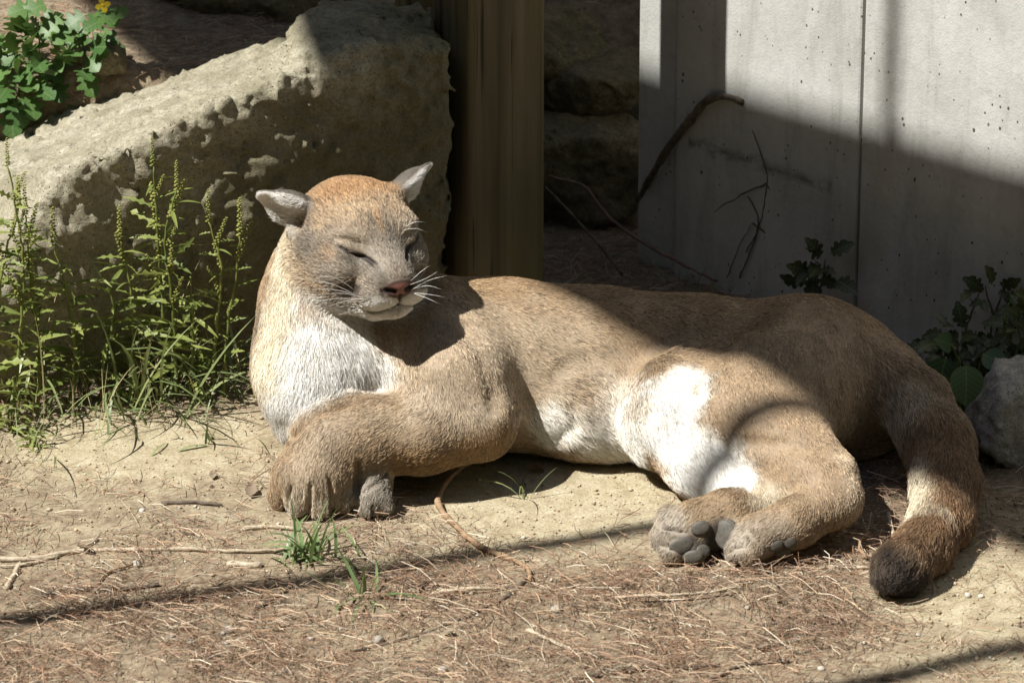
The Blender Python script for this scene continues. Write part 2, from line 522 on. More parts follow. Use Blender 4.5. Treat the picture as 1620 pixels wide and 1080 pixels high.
def make_litter():
    n = 75000
    P = scatter(n, hi=(1.1, 1.7), dens=lambda x, y: litter(x, y) ** 1.6)
    clump = fbm(P * [9, 9, 0] + 3, 3)
    keep = rng.random(n) < np.clip(.75 + .7 * clump, .12, 1); P = P[keep]; n = len(P)
    q = to_px(P); li = litter(q[:, 0], q[:, 1])
    a = rng.uniform(0, 2 * math.pi, n) * .75 + 2.5 * fbm(P * [5, 5, 0] + 8, 2)
    slope = rng.normal(0, .14, n)
    d = unit(np.stack([np.cos(a), np.sin(a), slope], 1))
    Ls = np.clip(rng.normal(.028, .014, n), .007, .075)
    P[:, 2] += rng.random(n) * .010 * li + np.abs(slope) * Ls * .4
    pal = np.array([(.20, .115, .07), (.28, .17, .105), (.42, .31, .20), (.13, .08, .055), (.52, .44, .33), (.24, .145, .09)])
    col = pal[rng.choice(6, n, p=[.26, .26, .18, .12, .08, .10])] * np.exp(rng.normal(0, .2, n))[:, None]
    me = strip_mesh('pine_needle_litter', P, d, Ls, rng.uniform(.0005, .0011, n), rng.normal(0, .006, n), np.clip(col, 0, .8), rng.random(n) * .004)
    o = link('pine_needle_litter', me, tint_mat('dry_needles', .6))
    # longer, fresher needles lying loosely on top, in drifts
    n = 26000
    P = scatter(n, dens=lambda x, y: litter(x, y) ** 2.2)
    keep = rng.random(n) < np.clip(.25 + 1.3 * fbm(P * [7, 7, 0] + 13, 3), .04, 1); P = P[keep]; n = len(P)
    a = rng.uniform(0, 2 * math.pi, n); slope = rng.normal(0, .22, n)
    d = unit(np.stack([np.cos(a), np.sin(a), slope], 1)); Ls = np.clip(rng.normal(.040, .016, n), .015, .085)
    P[:, 2] += .004 + rng.random(n) * .012 + np.abs(slope) * Ls * .4
    pal = np.array([(.20, .12, .075), (.28, .18, .115), (.40, .30, .205), (.52, .45, .34), (.15, .095, .07)])
    col = pal[rng.choice(5, n, p=[.34, .28, .18, .08, .12])] * np.exp(rng.normal(0, .2, n))[:, None]
    me2 = strip_mesh('loose_needles', P, d, Ls, rng.uniform(.0006, .0011, n), rng.normal(0, .010, n), np.clip(col, 0, .8), rng.random(n) * .007)
    tag(link('loose_pine_needles', me2, bpy.data.materials['dry_needles']), 'loose drifts of longer reddish pine needles on the ground', None, None, 'stuff')
    tag(o, 'layer of dry brown pine needles spread over the ground', None, None, 'stuff')
    # grit and crumbs of earth
    n = 14000
    P = scatter(n, dens=lambda x, y: .35 + .65 * smooth(640, 900, y))
    r = np.clip(np.exp(rng.normal(-6.35, .45, n)), .0007, .0055)
    oc = np.array([(1, 0, 0), (0, 1, 0), (-1, 0, 0), (0, -1, 0), (0, 0, .8), (0, 0, -.6)], float)
    V = P[:, None, :] + (oc[None] * rng.uniform(.6, 1.3, (n, 6, 1))) * r[:, None, None] + A3(0, 0, .3) * r[:, None, None]
    T = np.array([[0, 1, 4], [1, 2, 4], [2, 3, 4], [3, 0, 4], [1, 0, 5], [2, 1, 5], [3, 2, 5], [0, 3, 5]])
    F = (T[None] + (np.arange(n) * 6)[:, None, None]).reshape(-1, 3)
    me = mesh_np('grit', V.reshape(-1, 3), F, False)
    pal = np.array([(.40, .32, .21), (.48, .40, .28), (.25, .17, .11), (.56, .51, .43), (.15, .11, .08)])
    set_color(me, np.repeat(pal[rng.choice(5, n, p=[.36, .24, .2, .1, .1])], 6, 0), 'tint')
    tag(link('grit', me, tint_mat('grit', .9)), 'loose grit and crumbs of earth on the ground', None, None, 'stuff')
make_litter()

# ------------------------------------------------------------------ boulder and rocks
def planes_field(lo, hi, h, planes, k, amp, seed, rough=1.0, extra=None):
    fd = Field(np.arange(lo[0], hi[0], h), np.arange(lo[1], hi[1], h), np.arange(lo[2], hi[2], h))
    X, Y, Z = np.meshgrid(fd.xs, fd.ys, fd.zs, indexing='ij')
    acc = 0
    for nrm, p0 in planes:
        nrm = unit(nrm); d = (X - p0[0]) * nrm[0] + (Y - p0[1]) * nrm[1] + (Z - p0[2]) * nrm[2]
        acc = acc + np.exp(np.clip(d / k, -30, 30))
    D = k * np.log(acc)
    if extra is not None: D = extra(D, X, Y, Z)
    near = np.abs(D) < .07
    P = np.stack([X[near], Y[near], Z[near]], 1).astype(float) + seed
    nz = amp * (.75 * fbm(P * 4.5, 3) + .22 * (1 - 2 * np.abs(fbm(P * [16, 16, 11] + 20, 3))) * rough + .30 * (.5 - np.abs(fbm(P * [44, 44, 30] + 40, 3))) * rough + .26 * fbm(P * 80, 2) * rough)
    D[near] += nz
    fd.D = D.astype(np.float32)
    V, F = fd.mesh()
    return relax(V, F, 1, .4), F

def make_boulder():
    fp = W(450, 330, .52)
    planes = [((-.38, .20, 1), W(500, 74, .70)), ((math.sin(.33), -math.cos(.33), -.085), fp), ((1, .35, -.01), W(742, 200, .56)),
              ((-.72, -.42, .55), W(-25, 330, .50)), ((0, 1, .25), (0, 1.0, .3)), ((-1, 0, .3), (-1.12, .6, .2)), ((0, 0, -1), (0, 0, -.08)), ((.16, .1, 1), W(690, 44, .66))]
    def extra(D, X, Y, Z):
        c = W(556, 66, .70)
        e = np.sqrt(((X - c[0]) / .12) ** 2 + ((Y - c[1]) / .15) ** 2 + ((Z - c[2]) / .06) ** 2)
        d = (e - 1) * .06
        h = np.clip(.5 + .5 * (D - d) / .05, 0, 1)
        return D * (1 - h) + d * h - .05 * h * (1 - h)
    V, F = planes_field((-1.25, .25, -.08), (.02, 1.12, .72), .0056, planes, .010, .020, 3.7, extra=extra)
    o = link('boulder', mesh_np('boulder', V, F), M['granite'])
    tag(o, 'large rough granite boulder with sunlit sloping top, behind the cougar', 'boulder')
make_boulder()

def rock(name, px, py, Y, rx, ry, rz, m, label, seed, group=None):
    c = W(px, py, Y)
    r0 = np.random.default_rng(seed)
    pl = []
    for i in range(10):
        nrm = unit(r0.normal(0, 1, 3)); ext = np.sqrt(((nrm * [rx, ry, rz]) ** 2).sum())
        pl.append((nrm, c + nrm * ext * r0.uniform(.55, .98)))
    for ax in range(3):
        for sg in (1, -1):
            nrm = np.eye(3)[ax] * sg; pl.append((nrm, c + nrm * np.array([rx, ry, rz]) * 1.02))
    e = np.array([rx, ry, rz]) * 1.45
    V, F = planes_field(c - e, c + e, max(rx, ry, rz) / 26, pl, .004, .016 * max(rx, ry, rz) / .12, seed * 1.7)
    c0 = np.array([c[0], c[1], V[:, 2].min()])
    o = link(name, mesh_np(name, V - c0, F), m); o.location = c0
    tag(o, label, 'rock', group)
    return o
rock('rock', 890, 75, 1.36, .12, .14, .07, M['dark_rock'], 'brown flat-topped rock under dry needles behind the timber post', 3)
rock('rock', 925, 165, 1.30, .11, .12, .09, M['dark_rock'], 'ochre mossy rock wedged between the post and concrete wall', 5)
rock('rock', 905, 300, 1.24, .13, .12, .15, M['dark_rock'], 'dark green mossy rock at the bottom of the rock pile behind the post', 8)
rock('rock', 985, 215, 1.46, .08, .10, .22, M['dark_rock'], 'narrow dark rock standing beside the end of the concrete wall', 11)
rock('rock', 430, -6, 1.40, .27, .16, .10, M['dark_rock'], 'dark low rock on the bank above the boulder', 13)
rock('rock', 170, 95, 1.02, .06, .05, .035, M['dark_rock'], 'small brown rock on the bank beside the leafy plant', 17)
rock('rock', 1598, 655, .20, .085, .10, .10, M['pale_rock'], 'grey broken rock standing behind the cougar tail under broad leaves', 19)
rock('rock', 1560, 715, .20, .05, .05, .03, M['pale_rock'], 'small grey rock lying at the foot of the bigger broken rock', 23)

# ------------------------------------------------------------------ wall and post
def box_mesh(name, lo, hi, bev=.004, seg=2):
    bm = bmesh.new(); bmesh.ops.create_cube(bm, size=1)
    lo = np.array(lo); hi = np.array(hi)
    for v in bm.verts: v.co = Vector((lo + hi) / 2 + np.array(v.co) * (hi - lo))
    bmesh.ops.bevel(bm, geom=bm.edges[:], offset=bev, segments=seg, profile=.5, affect='EDGES')
    me = bpy.data.meshes.new(name); bm.to_mesh(me); bm.free()
    return me

W0, W1 = G(1100, 452), G(1450, 566)
WD = unit(W1 - W0); WD[2] = 0; WD = unit(WD)
WNRM = np.array([WD[1], -WD[0], 0])            # towards the viewer
if WNRM[1] > 0: WNRM = -WNRM
def wall_s(px):
    "distance along the wall of the vertical seen at this pixel column (half way up)"
    lo, hi = -2., 4.
    for _ in range(50):
        m_ = (lo + hi) / 2
        if to_px(W0 + WD * m_ + A3(0, 0, .35))[0] < px: lo = m_
        else: hi = m_
    return lo
def make_wall():
    s0, s1, s2 = wall_s(1004), wall_s(1067), wall_s(1361)
    root = empty('concrete_wall', W0 + WD * s0)
    root.rotation_euler = (0, 0, math.atan2(WD[1], WD[0]))
    tag(root, 'pale concrete wall with bug holes and vertical joints behind the cougar hindquarters', 'wall')
    ang = math.atan2(WD[1], WD[0])
    for a, b_, off in ((0, s1 - s0 - .002, -.010), (s1 - s0 + .002, s2 - s0 - .003, 0), (s2 - s0 + .003, 3.6, .003)):
        # local y points away from the viewer
        link('panel', box_mesh('panel', (a, -off, -.12), (b_, .22, 1.25), .005), M['concrete'], root)
    link('joint_filler', box_mesh('joint_filler', (.02, .012, -.1), (3.4, .2, 1.2), .002), M['concrete'], root)
make_wall()

def make_post(px, Y, s_, a, label):
    c = W(px, 430, Y); g = A3(c[0], c[1], -.1)
    me = box_mesh('timber_post', (-s_ / 2, -s_ / 2, 0), (s_ / 2, s_ / 2, 2.6), .006)
    o = link('timber_post', me, M['timber']); o.location = g; o.rotation_euler = (0, 0, math.radians(a))
    tag(o, label, 'post')
make_post(774, .73, .142, 25, 'thick square weathered timber post standing right behind the boulder edge')
make_post(680, 1.02, .10, 12, 'grey timber post whose top shows above the boulder behind the thick post')

# ------------------------------------------------------------------ the timber shelter, out of view at the left, that shades the wall foot and the cat's hindquarters
EP = unit(np.array([TO_SUN[1], -TO_SUN[0], 0])); EQ = np.cross(EP, TO_SUN); EQ = EQ if EQ[2] > 0 else -EQ
def sunward(p, q, z):
    "the point at height z whose shadow falls on the sun ray (p, q)"
    return EP * p + EQ * q + TO_SUN * ((z - q * EQ[2]) / TO_SUN[2])
def make_shelter():
    z = 4.1
    root = empty('timber_shelter', A3(-2.4, -1.0, 0)); r0 = np.array(root.location)
    tag(root, 'open timber shelter with a plank roof that shades the enclosure', 'shelter')
    ring = [(1.9, .09), (1.13, .09), (1.05, .27), (.81, .30), (.58, .25), (.25, .285), (.12, .318), (-.075, .42), (-.36, .50), (-.6, .56), (-.86, .62), (-.86, 1.31), (.045, .965), (.86, .655), (.92, 1.3), (1.9, 1.3)]  # outline fitted to the shade it throws, widened to darken bank and rocks
    P = [sunward(p, q, z) - r0 for p, q in ring]; n = len(P)
    V = [tuple(v) for v in P] + [tuple(v + A3(0, 0, .06)) for v in P]
    F = [tuple(range(n))[::-1], tuple(range(n, 2 * n))] + [(i, (i + 1) % n, n + (i + 1) % n, n + i) for i in range(n)]
    me = bpy.data.meshes.new('roof'); me.from_pydata(V, [], F); me.update(); link('roof', me, M['timber'], root)
    for (p, q, dx, dy, r) in ((-.20, .46, -.14, .30, .020), (-.79, .66, -.05, .09, .024), (1.75, .4, 0, 0, .06), (1.75, 1.2, 0, 0, .06)):
        t = sunward(p, q, z + .02) - r0; b = A3(t[0] + dx, t[1] + dy, -.1)
        link('post', tube('post', [b, (b + t) / 2, t], [r, r, r], 10), M['timber'], root)
    a = sunward(.292, .84, z + .03) - r0
    link('pipe', tube('pipe', [a, a + A3(0, 0, .6), a + A3(0, 0, 1.3)], [.013, .013, .013], 8), M['twig_dark'], root)

# ------------------------------------------------------------------ twigs, pebbles, dead leaves
def tube(name, pts, rads, sides=6, wob=0., seed=0):
    r0 = np.random.default_rng(seed)
    pts = np.asarray(pts, float); rads = np.asarray(rads, float)
    # resample with a smooth curve
    t = np.r_[0, np.cumsum(np.linalg.norm(np.diff(pts, axis=0), axis=1))]
    n = max(4, int(t[-1] / .012) + 2); n = min(n, 60)
    u = np.linspace(0, t[-1], n)
    def cr(y):
        m = np.gradient(y, t) if len(t) > 2 else np.full(2, (y[-1] - y[0]) / t[-1])
        i = np.clip(np.searchsorted(t, u, 'right') - 1, 0, len(t) - 2); h = t[i + 1] - t[i]; s_ = (u - t[i]) / h
        return (2 * s_**3 - 3 * s_**2 + 1) * y[i] + (s_**3 - 2 * s_**2 + s_) * h * m[i] + (-2 * s_**3 + 3 * s_**2) * y[i + 1] + (s_**3 - s_**2) * h * m[i + 1]
    P = np.stack([cr(pts[:, k]) for k in range(3)], 1) + r0.normal(0, 1, (n, 3)) * wob
    R = np.interp(u, t, rads) * (1 + .12 * r0.normal(0, 1, n) * (wob > 0))
    T = unit(np.gradient(P, axis=0)); ref = A3(.13, .31, .94)
    X = unit(np.cross(T, ref)); Yv = np.cross(T, X)
    a = np.arange(sides) * 2 * math.pi / sides
    V = P[:, None] + R[:, None, None] * (np.cos(a)[None, :, None] * X[:, None] + np.sin(a)[None, :, None] * Yv[:, None])
    V = np.concatenate([V.reshape(-1, 3), P[:1], P[-1:]])
    i = np.arange(n - 1)[:, None] * sides; j = np.arange(sides)[None]; j1 = (j + 1) % sides
    F = np.stack([i + j, i + j1, i + sides + j1, i + sides + j], -1).reshape(-1, 4)
    e0 = n * sides
    cap = [[(k + 1) % sides, k, e0, e0] for k in range(sides)] + [[(n - 1) * sides + k, (n - 1) * sides + (k + 1) % sides, e0 + 1, e0 + 1] for k in range(sides)]
    me = bpy.data.meshes.new(name)
    faces = [tuple(f) for f in F] + [tuple(c[:3]) for c in cap]
    me.from_pydata([tuple(v) for v in V], [], faces)
    me.polygons.foreach_set('use_smooth', np.ones(len(faces), bool)); me.update()
    return me

make_shelter()

def on_ground(px, py, h=0.):
    p = G(px, py, 0)
    for _ in range(4): p = G(px, py, float(gz(p[0], p[1])) + h)
    return p

def twig(pts, r, m, label, seed=1, h=.003, branches=(), group=None):
    P = [on_ground(x, y, h + (z[0] if z else 0)) for x, y, *z in pts]
    c0 = P[0].copy()
    rr = np.linspace(r, r * .65, len(P)) if np.isscalar(r) else r
    o = link('twig', tube('twig', [p - c0 for p in P], rr, 6, .0006, seed), M[m]); o.location = c0
    for bp in branches:
        B = [on_ground(x, y, h + (z[0] if z else 0)) - c0 for x, y, *z in bp]
        link('side_shoot', tube('side_shoot', B, np.linspace(rr[0] * .7, rr[0] * .35, len(B)), 5, .0005, seed + 5), M[m], o)
    tag(o, label, 'twig', group)
    return o
twig([(848, 682, .05), (800, 705, .035), (755, 722, .02), (712, 755, .01), (693, 790, .003), (722, 832), (768, 868), (815, 886), (836, 900), (838, 915)], [.0052, .0052, .0052, .005, .005, .005, .0045, .004, .004, .0035], 'twig_brown', 'long curving brown vine stem running from the cougar belly over the sand', 1, .006)
twig([(838, 912), (800, 945), (740, 975), (660, 1005), (540, 1034)], .0035, 'twig_dark', 'long dark thin stick half buried in needles below the curving vine', 2, .001)
twig([(-10, 884), (60, 882), (115, 872), (200, 869), (300, 868), (380, 871), (440, 869), (462, 862)], .0042, 'twig_pale', 'long straight pale stick lying across the needles beside the grass tuft', 3, .004, [[(110, 872), (145, 858), (158, 845)], [(95, 878), (40, 892), (0, 895)]])
twig([(10, 930), (22, 908), (32, 890)], .0055, 'twig_pale', 'short thick pale twig leaning on the long straight stick', 4)
twig([(60, 941), (130, 932), (190, 931), (252, 924)], .0050, 'twig_dark', 'dark bark-covered stick with a pale broken end in the needles', 5)
twig([(359, 892), (412, 894)], [.0058, .0058], 'twig_pale', 'short fat peeled stick piece lying below the long straight stick', 6)
twig([(402, 963), (438, 944), (462, 924)], .0032, 'twig_dark', 'small dark bent twig on the open needle litter', 7)
twig([(974, 944), (1050, 941), (1110, 937), (1168, 928)], .0028, 'twig_pale', 'thin straight pale twig on the needle heap before the hind feet', 8, .012)
twig([(834, 995), (870, 1012), (908, 1030)], .0040, 'twig_pale', 'pale peeled twig lying slantwise on brown litter', 9)
twig([(908, 1074), (960, 1063), (1040, 1056), (1140, 1050)], .0034, 'twig_dark', 'dark forked stick at the front edge of the needle litter', 10, .004, [[(950, 1065), (930, 1078), (905, 1082)]])
twig([(1406, 812, .012), (1410, 835, .008), (1416, 858)], .0042, 'twig_pale', 'short grey twig standing between the hind foot and the tail', 11)
twig([(1372, 884), (1360, 868, .01), (1364, 850, .016), (1376, 842, .012)], .0028, 'twig_brown', 'small curled brown twig next to the furry tail', 12)
twig([(1298, 896), (1335, 896), (1374, 898)], .0036, 'twig_pale', 'straight whitish splinter between the hind foot and tail tip', 13)
twig([(384, 836), (430, 833), (482, 838)], .0045, 'twig_pale', 'short grey stick just before the front paw', 14)
twig([(256, 796), (300, 794), (352, 798)], .0038, 'twig_dark', 'short grey-brown stick on the thin litter left of the front paw', 15)
twig([(622, 902), (660, 930), (684, 944), (704, 962)], .0036, 'twig_dark', 'dark crooked twig beside the small grass tuft', 16, .004, [[(660, 930), (672, 922), (676, 915)]])
twig([(682, 938), (730, 932), (782, 928)], .0036, 'twig_pale', 'pale split twig lying on the heap beside the crooked twig', 17, .008)
twig([(1120, 1078), (1180, 1050), (1250, 1046)], .0030, 'twig_dark', 'thin dark twig on bare soil at the front', 18)
twig([(1080, 905), (1130, 899), (1200, 905)], .0018, 'twig_brown', 'very thin brown twig lying against the hind toes', 19, .014)
twig([(215, 890), (170, 905), (150, 925)], .0022, 'twig_brown', 'thin forked brown twig below the long straight stick', 20, .004, [[(170, 905), (150, 902), (140, 897)]])
twig([(640, 1042), (670, 1062), (700, 1078)], .003, 'twig_dark', 'stubby dark twig on gritty soil near the pebbles', 21)

def air_twig(name, pts, r, m, label, cat, seed):
    P = [W(*p) for p in pts]; c0 = P[0].copy()
    o = link(name, tube(name, [p - c0 for p in P], r, 6, .0006, seed), M[m]); o.location = c0
    tag(o, label, cat); return o
air_twig('branch', [(1010, 318, .98), (1040, 262, .93), (1090, 192, .88), (1133, 154, .84), (1158, 154, .83), (1177, 163, .815)], [.006, .007, .0075, .0075, .0065, .005], 'twig_dark', 'dark bent dead branch leaning against the concrete wall', 'branch', 31)
air_twig('stem', [(868, 278, .92), (930, 300, .90), (950, 330, .88), (1000, 372, .85), (1070, 412, .80), (1135, 446, .78)], [.0028, .0032, .0035, .0035, .003, .0025], 'twig_red', 'reddish arching bramble stem between the post and the concrete wall', 'stem', 32)
air_twig('stem', [(862, 296, .90), (905, 340, .88), (945, 385, .86), (985, 435, .84)], [.0026, .0028, .0028, .0025], 'twig_dark', 'thin dark stem leaning beside the timber post', 'stem', 33)

def pebble_mesh(seed):
    r0 = np.random.default_rng(seed); bm = bmesh.new(); bmesh.ops.create_icosphere(bm, subdivisions=2, radius=1)
    for v in bm.verts:
        k = 1 + .22 * mnoise.noise(Vector(v.co) * 1.3 + Vector((seed * 3.1, 0, 0))) + .08 * mnoise.noise(Vector(v.co) * 3 + Vector((seed, 5, 0)))
        v.co = Vector((v.co.x * k, v.co.y * k * .85, v.co.z * k * .68))
    for f in bm.faces: f.smooth = True
    me = bpy.data.meshes.new('pebble'); bm.to_mesh(me); bm.free(); me.materials.append(M['pebble']); return me
PM = [pebble_mesh(i) for i in range(5)]
for i, (x, y, r) in enumerate(((363, 999, 10), (352, 1003, 5), (272, 1007, 5), (302, 1017, 6), (358, 1018, 5), (492, 1011, 6), (597, 1015, 10), (216, 894, 8), (225, 809, 6), (880, 966, 9), (1262, 1012, 7), (1299, 1059, 6), (1531, 943, 6), (1552, 944, 5), (1182, 962, 5), (660, 970, 5), (950, 1060, 5), (700, 1062, 8), (1452, 1005, 5), (1075, 918, 5), (160, 1045, 5), (450, 1062, 6), (540, 995, 4))):
    o = link('pebble', PM[i % 5], None); p = on_ground(x, y)
    k = r / 1000.; o.location = p + A3(0, 0, k * .35); o.scale = (k, k, k); o.rotation_euler = (0, 0, i * 1.7)
    big = r >= 8
    tag(o, 'pale rounded pebble, one of the larger ones lying on the litter' if big else 'tiny whitish pebble lying on the ground litter', 'pebble', 'larger pebbles on the litter' if big else 'tiny pebbles on the litter')

# ------------------------------------------------------------------ leaves and plants
def outline_leaf(name, half, m, fold=.12, droop=.15, mid=6):
    "leaf along +y from 0 to 1; half = list of (y, half width)"
    ys = [h[0] for h in half]; n = len(half)
    V = []
    for y, w in half:
        z = -droop * y * y
        V += [(-w, y, z + fold * w), (0, y, z), (w, y, z + fold * w)]
    F = []
    for i in range(n - 1):
        a = 3 * i; b = a + 3
        F += [(a, a + 1, b + 1, b), (a + 1, a + 2, b + 2, b + 1)]
    me = bpy.data.meshes.new(name); me.from_pydata(V, [], F)
    me.polygons.foreach_set('use_smooth', np.ones(len(F), bool)); me.materials.append(m); me.update(); return me
L_lance = outline_leaf('leaf', [(0, .01), (.1, .05), (.3, .10), (.5, .11), (.7, .085), (.88, .045), (1, .004)], M['weed_leaf'], .25, .35)
L_lobed = outline_leaf('leaf', [(0, .012), (.12, .02), (.2, .13), (.27, .05), (.36, .05), (.46, .20), (.54, .07), (.6, .06), (.69, .16), (.76, .06), (.86, .07), (1, .004)], M['weed_leaf'], .18, .3)
L_round = outline_leaf('leaf', [(0, .01), (.18, .015), (.22, .24), (.32, .38), (.38, .20), (.44, .17), (.52, .40), (.62, .44), (.67, .24), (.72, .20), (.82, .28), (.9, .22), (.97, .10), (1, .02)], M['plant_leaf'], .18, .25)
L_wall = outline_leaf('leaf', [(0, .01), (.14, .015), (.2, .17), (.28, .22), (.33, .13), (.42, .30), (.52, .33), (.58, .20), (.68, .29), (.80, .24), (.86, .13), (.95, .10), (1, .02)], M['wall_leaf'], .3, .45)
L_broad = outline_leaf('leaf', [(0, .02), (.06, .22), (.18, .36), (.35, .43), (.52, .42), (.7, .34), (.84, .22), (.94, .10), (1, .01)], M['broad_leaf'], .2, .25)
L_petal = outline_leaf('petal', [(0, .08), (.3, .28), (.6, .36), (.85, .3), (1, .1)], M['petal'], .1, .1)
L_dead = outline_leaf('dead_leaf', [(0, .01), (.15, .18), (.35, .33), (.5, .30), (.65, .26), (.85, .14), (1, .02)], M['dead_leaf'], .5, -.35)

def put_leaf(me, parent, pos, d, size, up=(0, 0, 1), name='leaf', roll=0., width=1.):
    y = unit(d); x = np.cross(y, np.asarray(up, float)); x = unit(x if np.linalg.norm(x) > .05 else np.cross(y, A3(1, .2, 0)))
    z = np.cross(x, y)
    m = Matrix(((x[0], y[0], z[0]), (x[1], y[1], z[1]), (x[2], y[2], z[2]))).to_4x4() @ Matrix.Rotation(roll, 4, 'Y') @ Matrix.Diagonal((size * width, size, size, 1))
    m.translation = Vector(np.asarray(pos) - (np.array(parent.location) if parent else 0))
    o = bpy.data.objects.new(name, me); C.objects.link(o); o.parent = parent; o.matrix_local = m
    return o

def bead_spike(seed, n=34):
    r0 = np.random.default_rng(seed); V = []; F = []
    oc = np.array([(1, 0, 0), (0, 1, 0), (-1, 0, 0), (0, -1, 0), (0, 0, 1), (0, 0, -1)], float)
    T = np.array([[0, 1, 4], [1, 2, 4], [2, 3, 4], [3, 0, 4], [1, 0, 5], [2, 1, 5], [3, 2, 5], [0, 3, 5]])
    for i in range(n):
        t = i / (n - 1); a = i * 2.4; rr = .045 * (1 - .5 * t)
        c = np.array([math.cos(a) * rr, t, math.sin(a) * rr]); F.append(T + len(V) * 6); V.append(c + oc * (.045 - .02 * t) * r0.uniform(.8, 1.2))
    me = mesh_np('flower_spike', np.concatenate(V), np.concatenate(F)); me.materials.append(M['spike']); return me
SPIKES = [bead_spike(i) for i in range(3)]

def weed(pts, label, seed, nleaf=16, nspike=4, size=.05, group='weeds before the boulder'):
    r0 = np.random.default_rng(seed)
    P = np.array([W(*p) for p in pts]); P[0, 2] = float(gz(P[0, 0], P[0, 1])) - .005
    root = empty('weed', P[0]); tag(root, label, 'weed', None)
    st = link('stem', tube('stem', P - P[0], np.linspace(.0034, .0014, len(P)), 5, .001, seed), M['weed_leaf'], root)
    t = np.r_[0, np.cumsum(np.linalg.norm(np.diff(P, axis=0), axis=1))]
    nleaf = int(nleaf * 1.5)
    for i in range(nleaf):
        f = .12 + .83 * (i + r0.random()) / nleaf; u = f * t[-1]
        p = np.array([np.interp(u, t, P[:, k]) for k in range(3)])
        a = i * 2.4 + r0.normal(0, .5)
        d = A3(math.cos(a), math.sin(a) * .8, r0.uniform(-.1, .7))
        put_leaf(L_lobed if r0.random() < .6 else L_lance, root, p, d, 1.25 * size * r0.uniform(.5, 1.15) * (1.15 - .5 * f), roll=r0.normal(0, .7), width=.62)
    for i in range(nspike):
        f = 1 - .13 * i; u = f * t[-1]
        p = np.array([np.interp(u, t, P[:, k]) for k in range(3)])
        a = r0.uniform(0, 6.28)
        d = A3(math.cos(a) * .45 * (i > 0), math.sin(a) * .3 * (i > 0), 1)
        o = put_leaf(SPIKES[i % 3], root, p, d, r0.uniform(.045, .075), up=(0, 1, 0), name='flower_spike', width=1.3)
    return root
weed([(262, 612, .42), (258, 500, .42), (250, 380, .41), (242, 262, .41)], 'tallest flowering weed with yellow-green spikes before the dark boulder face', 1, 20, 5, .062)
weed([(280, 600, .40), (272, 470, .39), (262, 370, .39), (280, 300, .39)], 'leafy flowering weed close beside the tallest weed', 2, 20, 5, .055)
weed([(330, 590, .41), (345, 500, .41), (350, 420, .40), (330, 350, .40)], 'slender weed with pale spikes growing nearest the cougar shoulder', 3, 12, 4, .045)
weed([(352, 590, .41), (362, 500, .41), (374, 430, .41), (380, 372, .41)], 'thin weed ending in one upright spike next to the cougar ear', 4, 9, 2, .042)
weed([(20, 720, .30), (30, 560, .32), (36, 400, .33), (12, 262, .33)], 'tall leafy weed in full sun at the lit end of the boulder', 5, 22, 5, .062)
weed([(60, 690, .33), (62, 560, .34), (48, 440, .35), (40, 340, .35)], 'bushy weed with thin pointed spikes at the lit end of the boulder', 6, 22, 4, .06)
weed([(110, 650, .37), (118, 540, .37), (100, 440, .38), (85, 390, .38)], 'dark green bushy weed in front of the boulder corner', 7, 22, 1, .062)
weed([(160, 640, .38), (165, 560, .38), (180, 480, .39), (150, 420, .39)], 'low spreading weed in the shade of the boulder', 8, 20, 0, .058)
weed([(-5, 740, .27), (10, 690, .27), (30, 640, .28), (20, 600, .28)], 'short leafy weed at the foot of the sunlit tall weed', 9, 18, 0, .05)
weed([(215, 630, .40), (210, 540, .40), (205, 450, .40), (190, 380, .40)], 'weed with broad lobed leaves between the tall weeds', 11, 18, 2, .062)
weed([(300, 605, .40), (305, 520, .40), (300, 440, .40)], 'flowerless leafy weed standing under the slender spiked weeds', 12, 18, 0, .058)
weed([(0, 700, .31), (-5, 560, .32), (5, 420, .33), (30, 330, .33)], 'thick-leaved sunlit weed against the pale boulder end', 13, 20, 3, .062)
weed([(40, 745, .22), (48, 710, .22), (60, 680, .22)], 'small weed seedling on the ground in front of the weeds', 10, 14, 0, .036)

def blade_mesh(name, k, m, n=7, wmax=.02):
    "grass blade of unit length rising along z and arching over to +y"
    V = []; F = []
    for i in range(n):
        t = i / (n - 1); a = k * t
        y = (1 - math.cos(a)) / k; z = math.sin(a) / k; w = wmax * (1 - t) ** .55 * (.55 + .9 * min(t * 3, 1) * .5)
        V += [(-w, y, z), (0, y + .12 * w, z - .25 * w), (w, y, z)]
    for i in range(n - 1):
        a = 3 * i; b = a + 3; F += [(a, a + 1, b + 1, b), (a + 1, a + 2, b + 2, b + 1)]
    me = bpy.data.meshes.new(name); me.from_pydata(V, [], F); me.polygons.foreach_set('use_smooth', np.ones(len(F), bool)); me.materials.append(m); me.update(); return me
BL = [blade_mesh('blade', k, M['blade'], wmax=w) for k, w in ((.6, .014), (1.1, .018), (1.7, .017), (2.3, .015))]
TB = [blade_mesh('blade', k, M['tuft'], wmax=w) for k, w in ((.5, .035), (1.0, .04), (1.5, .04))]
ST = [blade_mesh('blade', k, M['straw'], wmax=w) for k, w in ((.4, .006), (1.2, .006))]

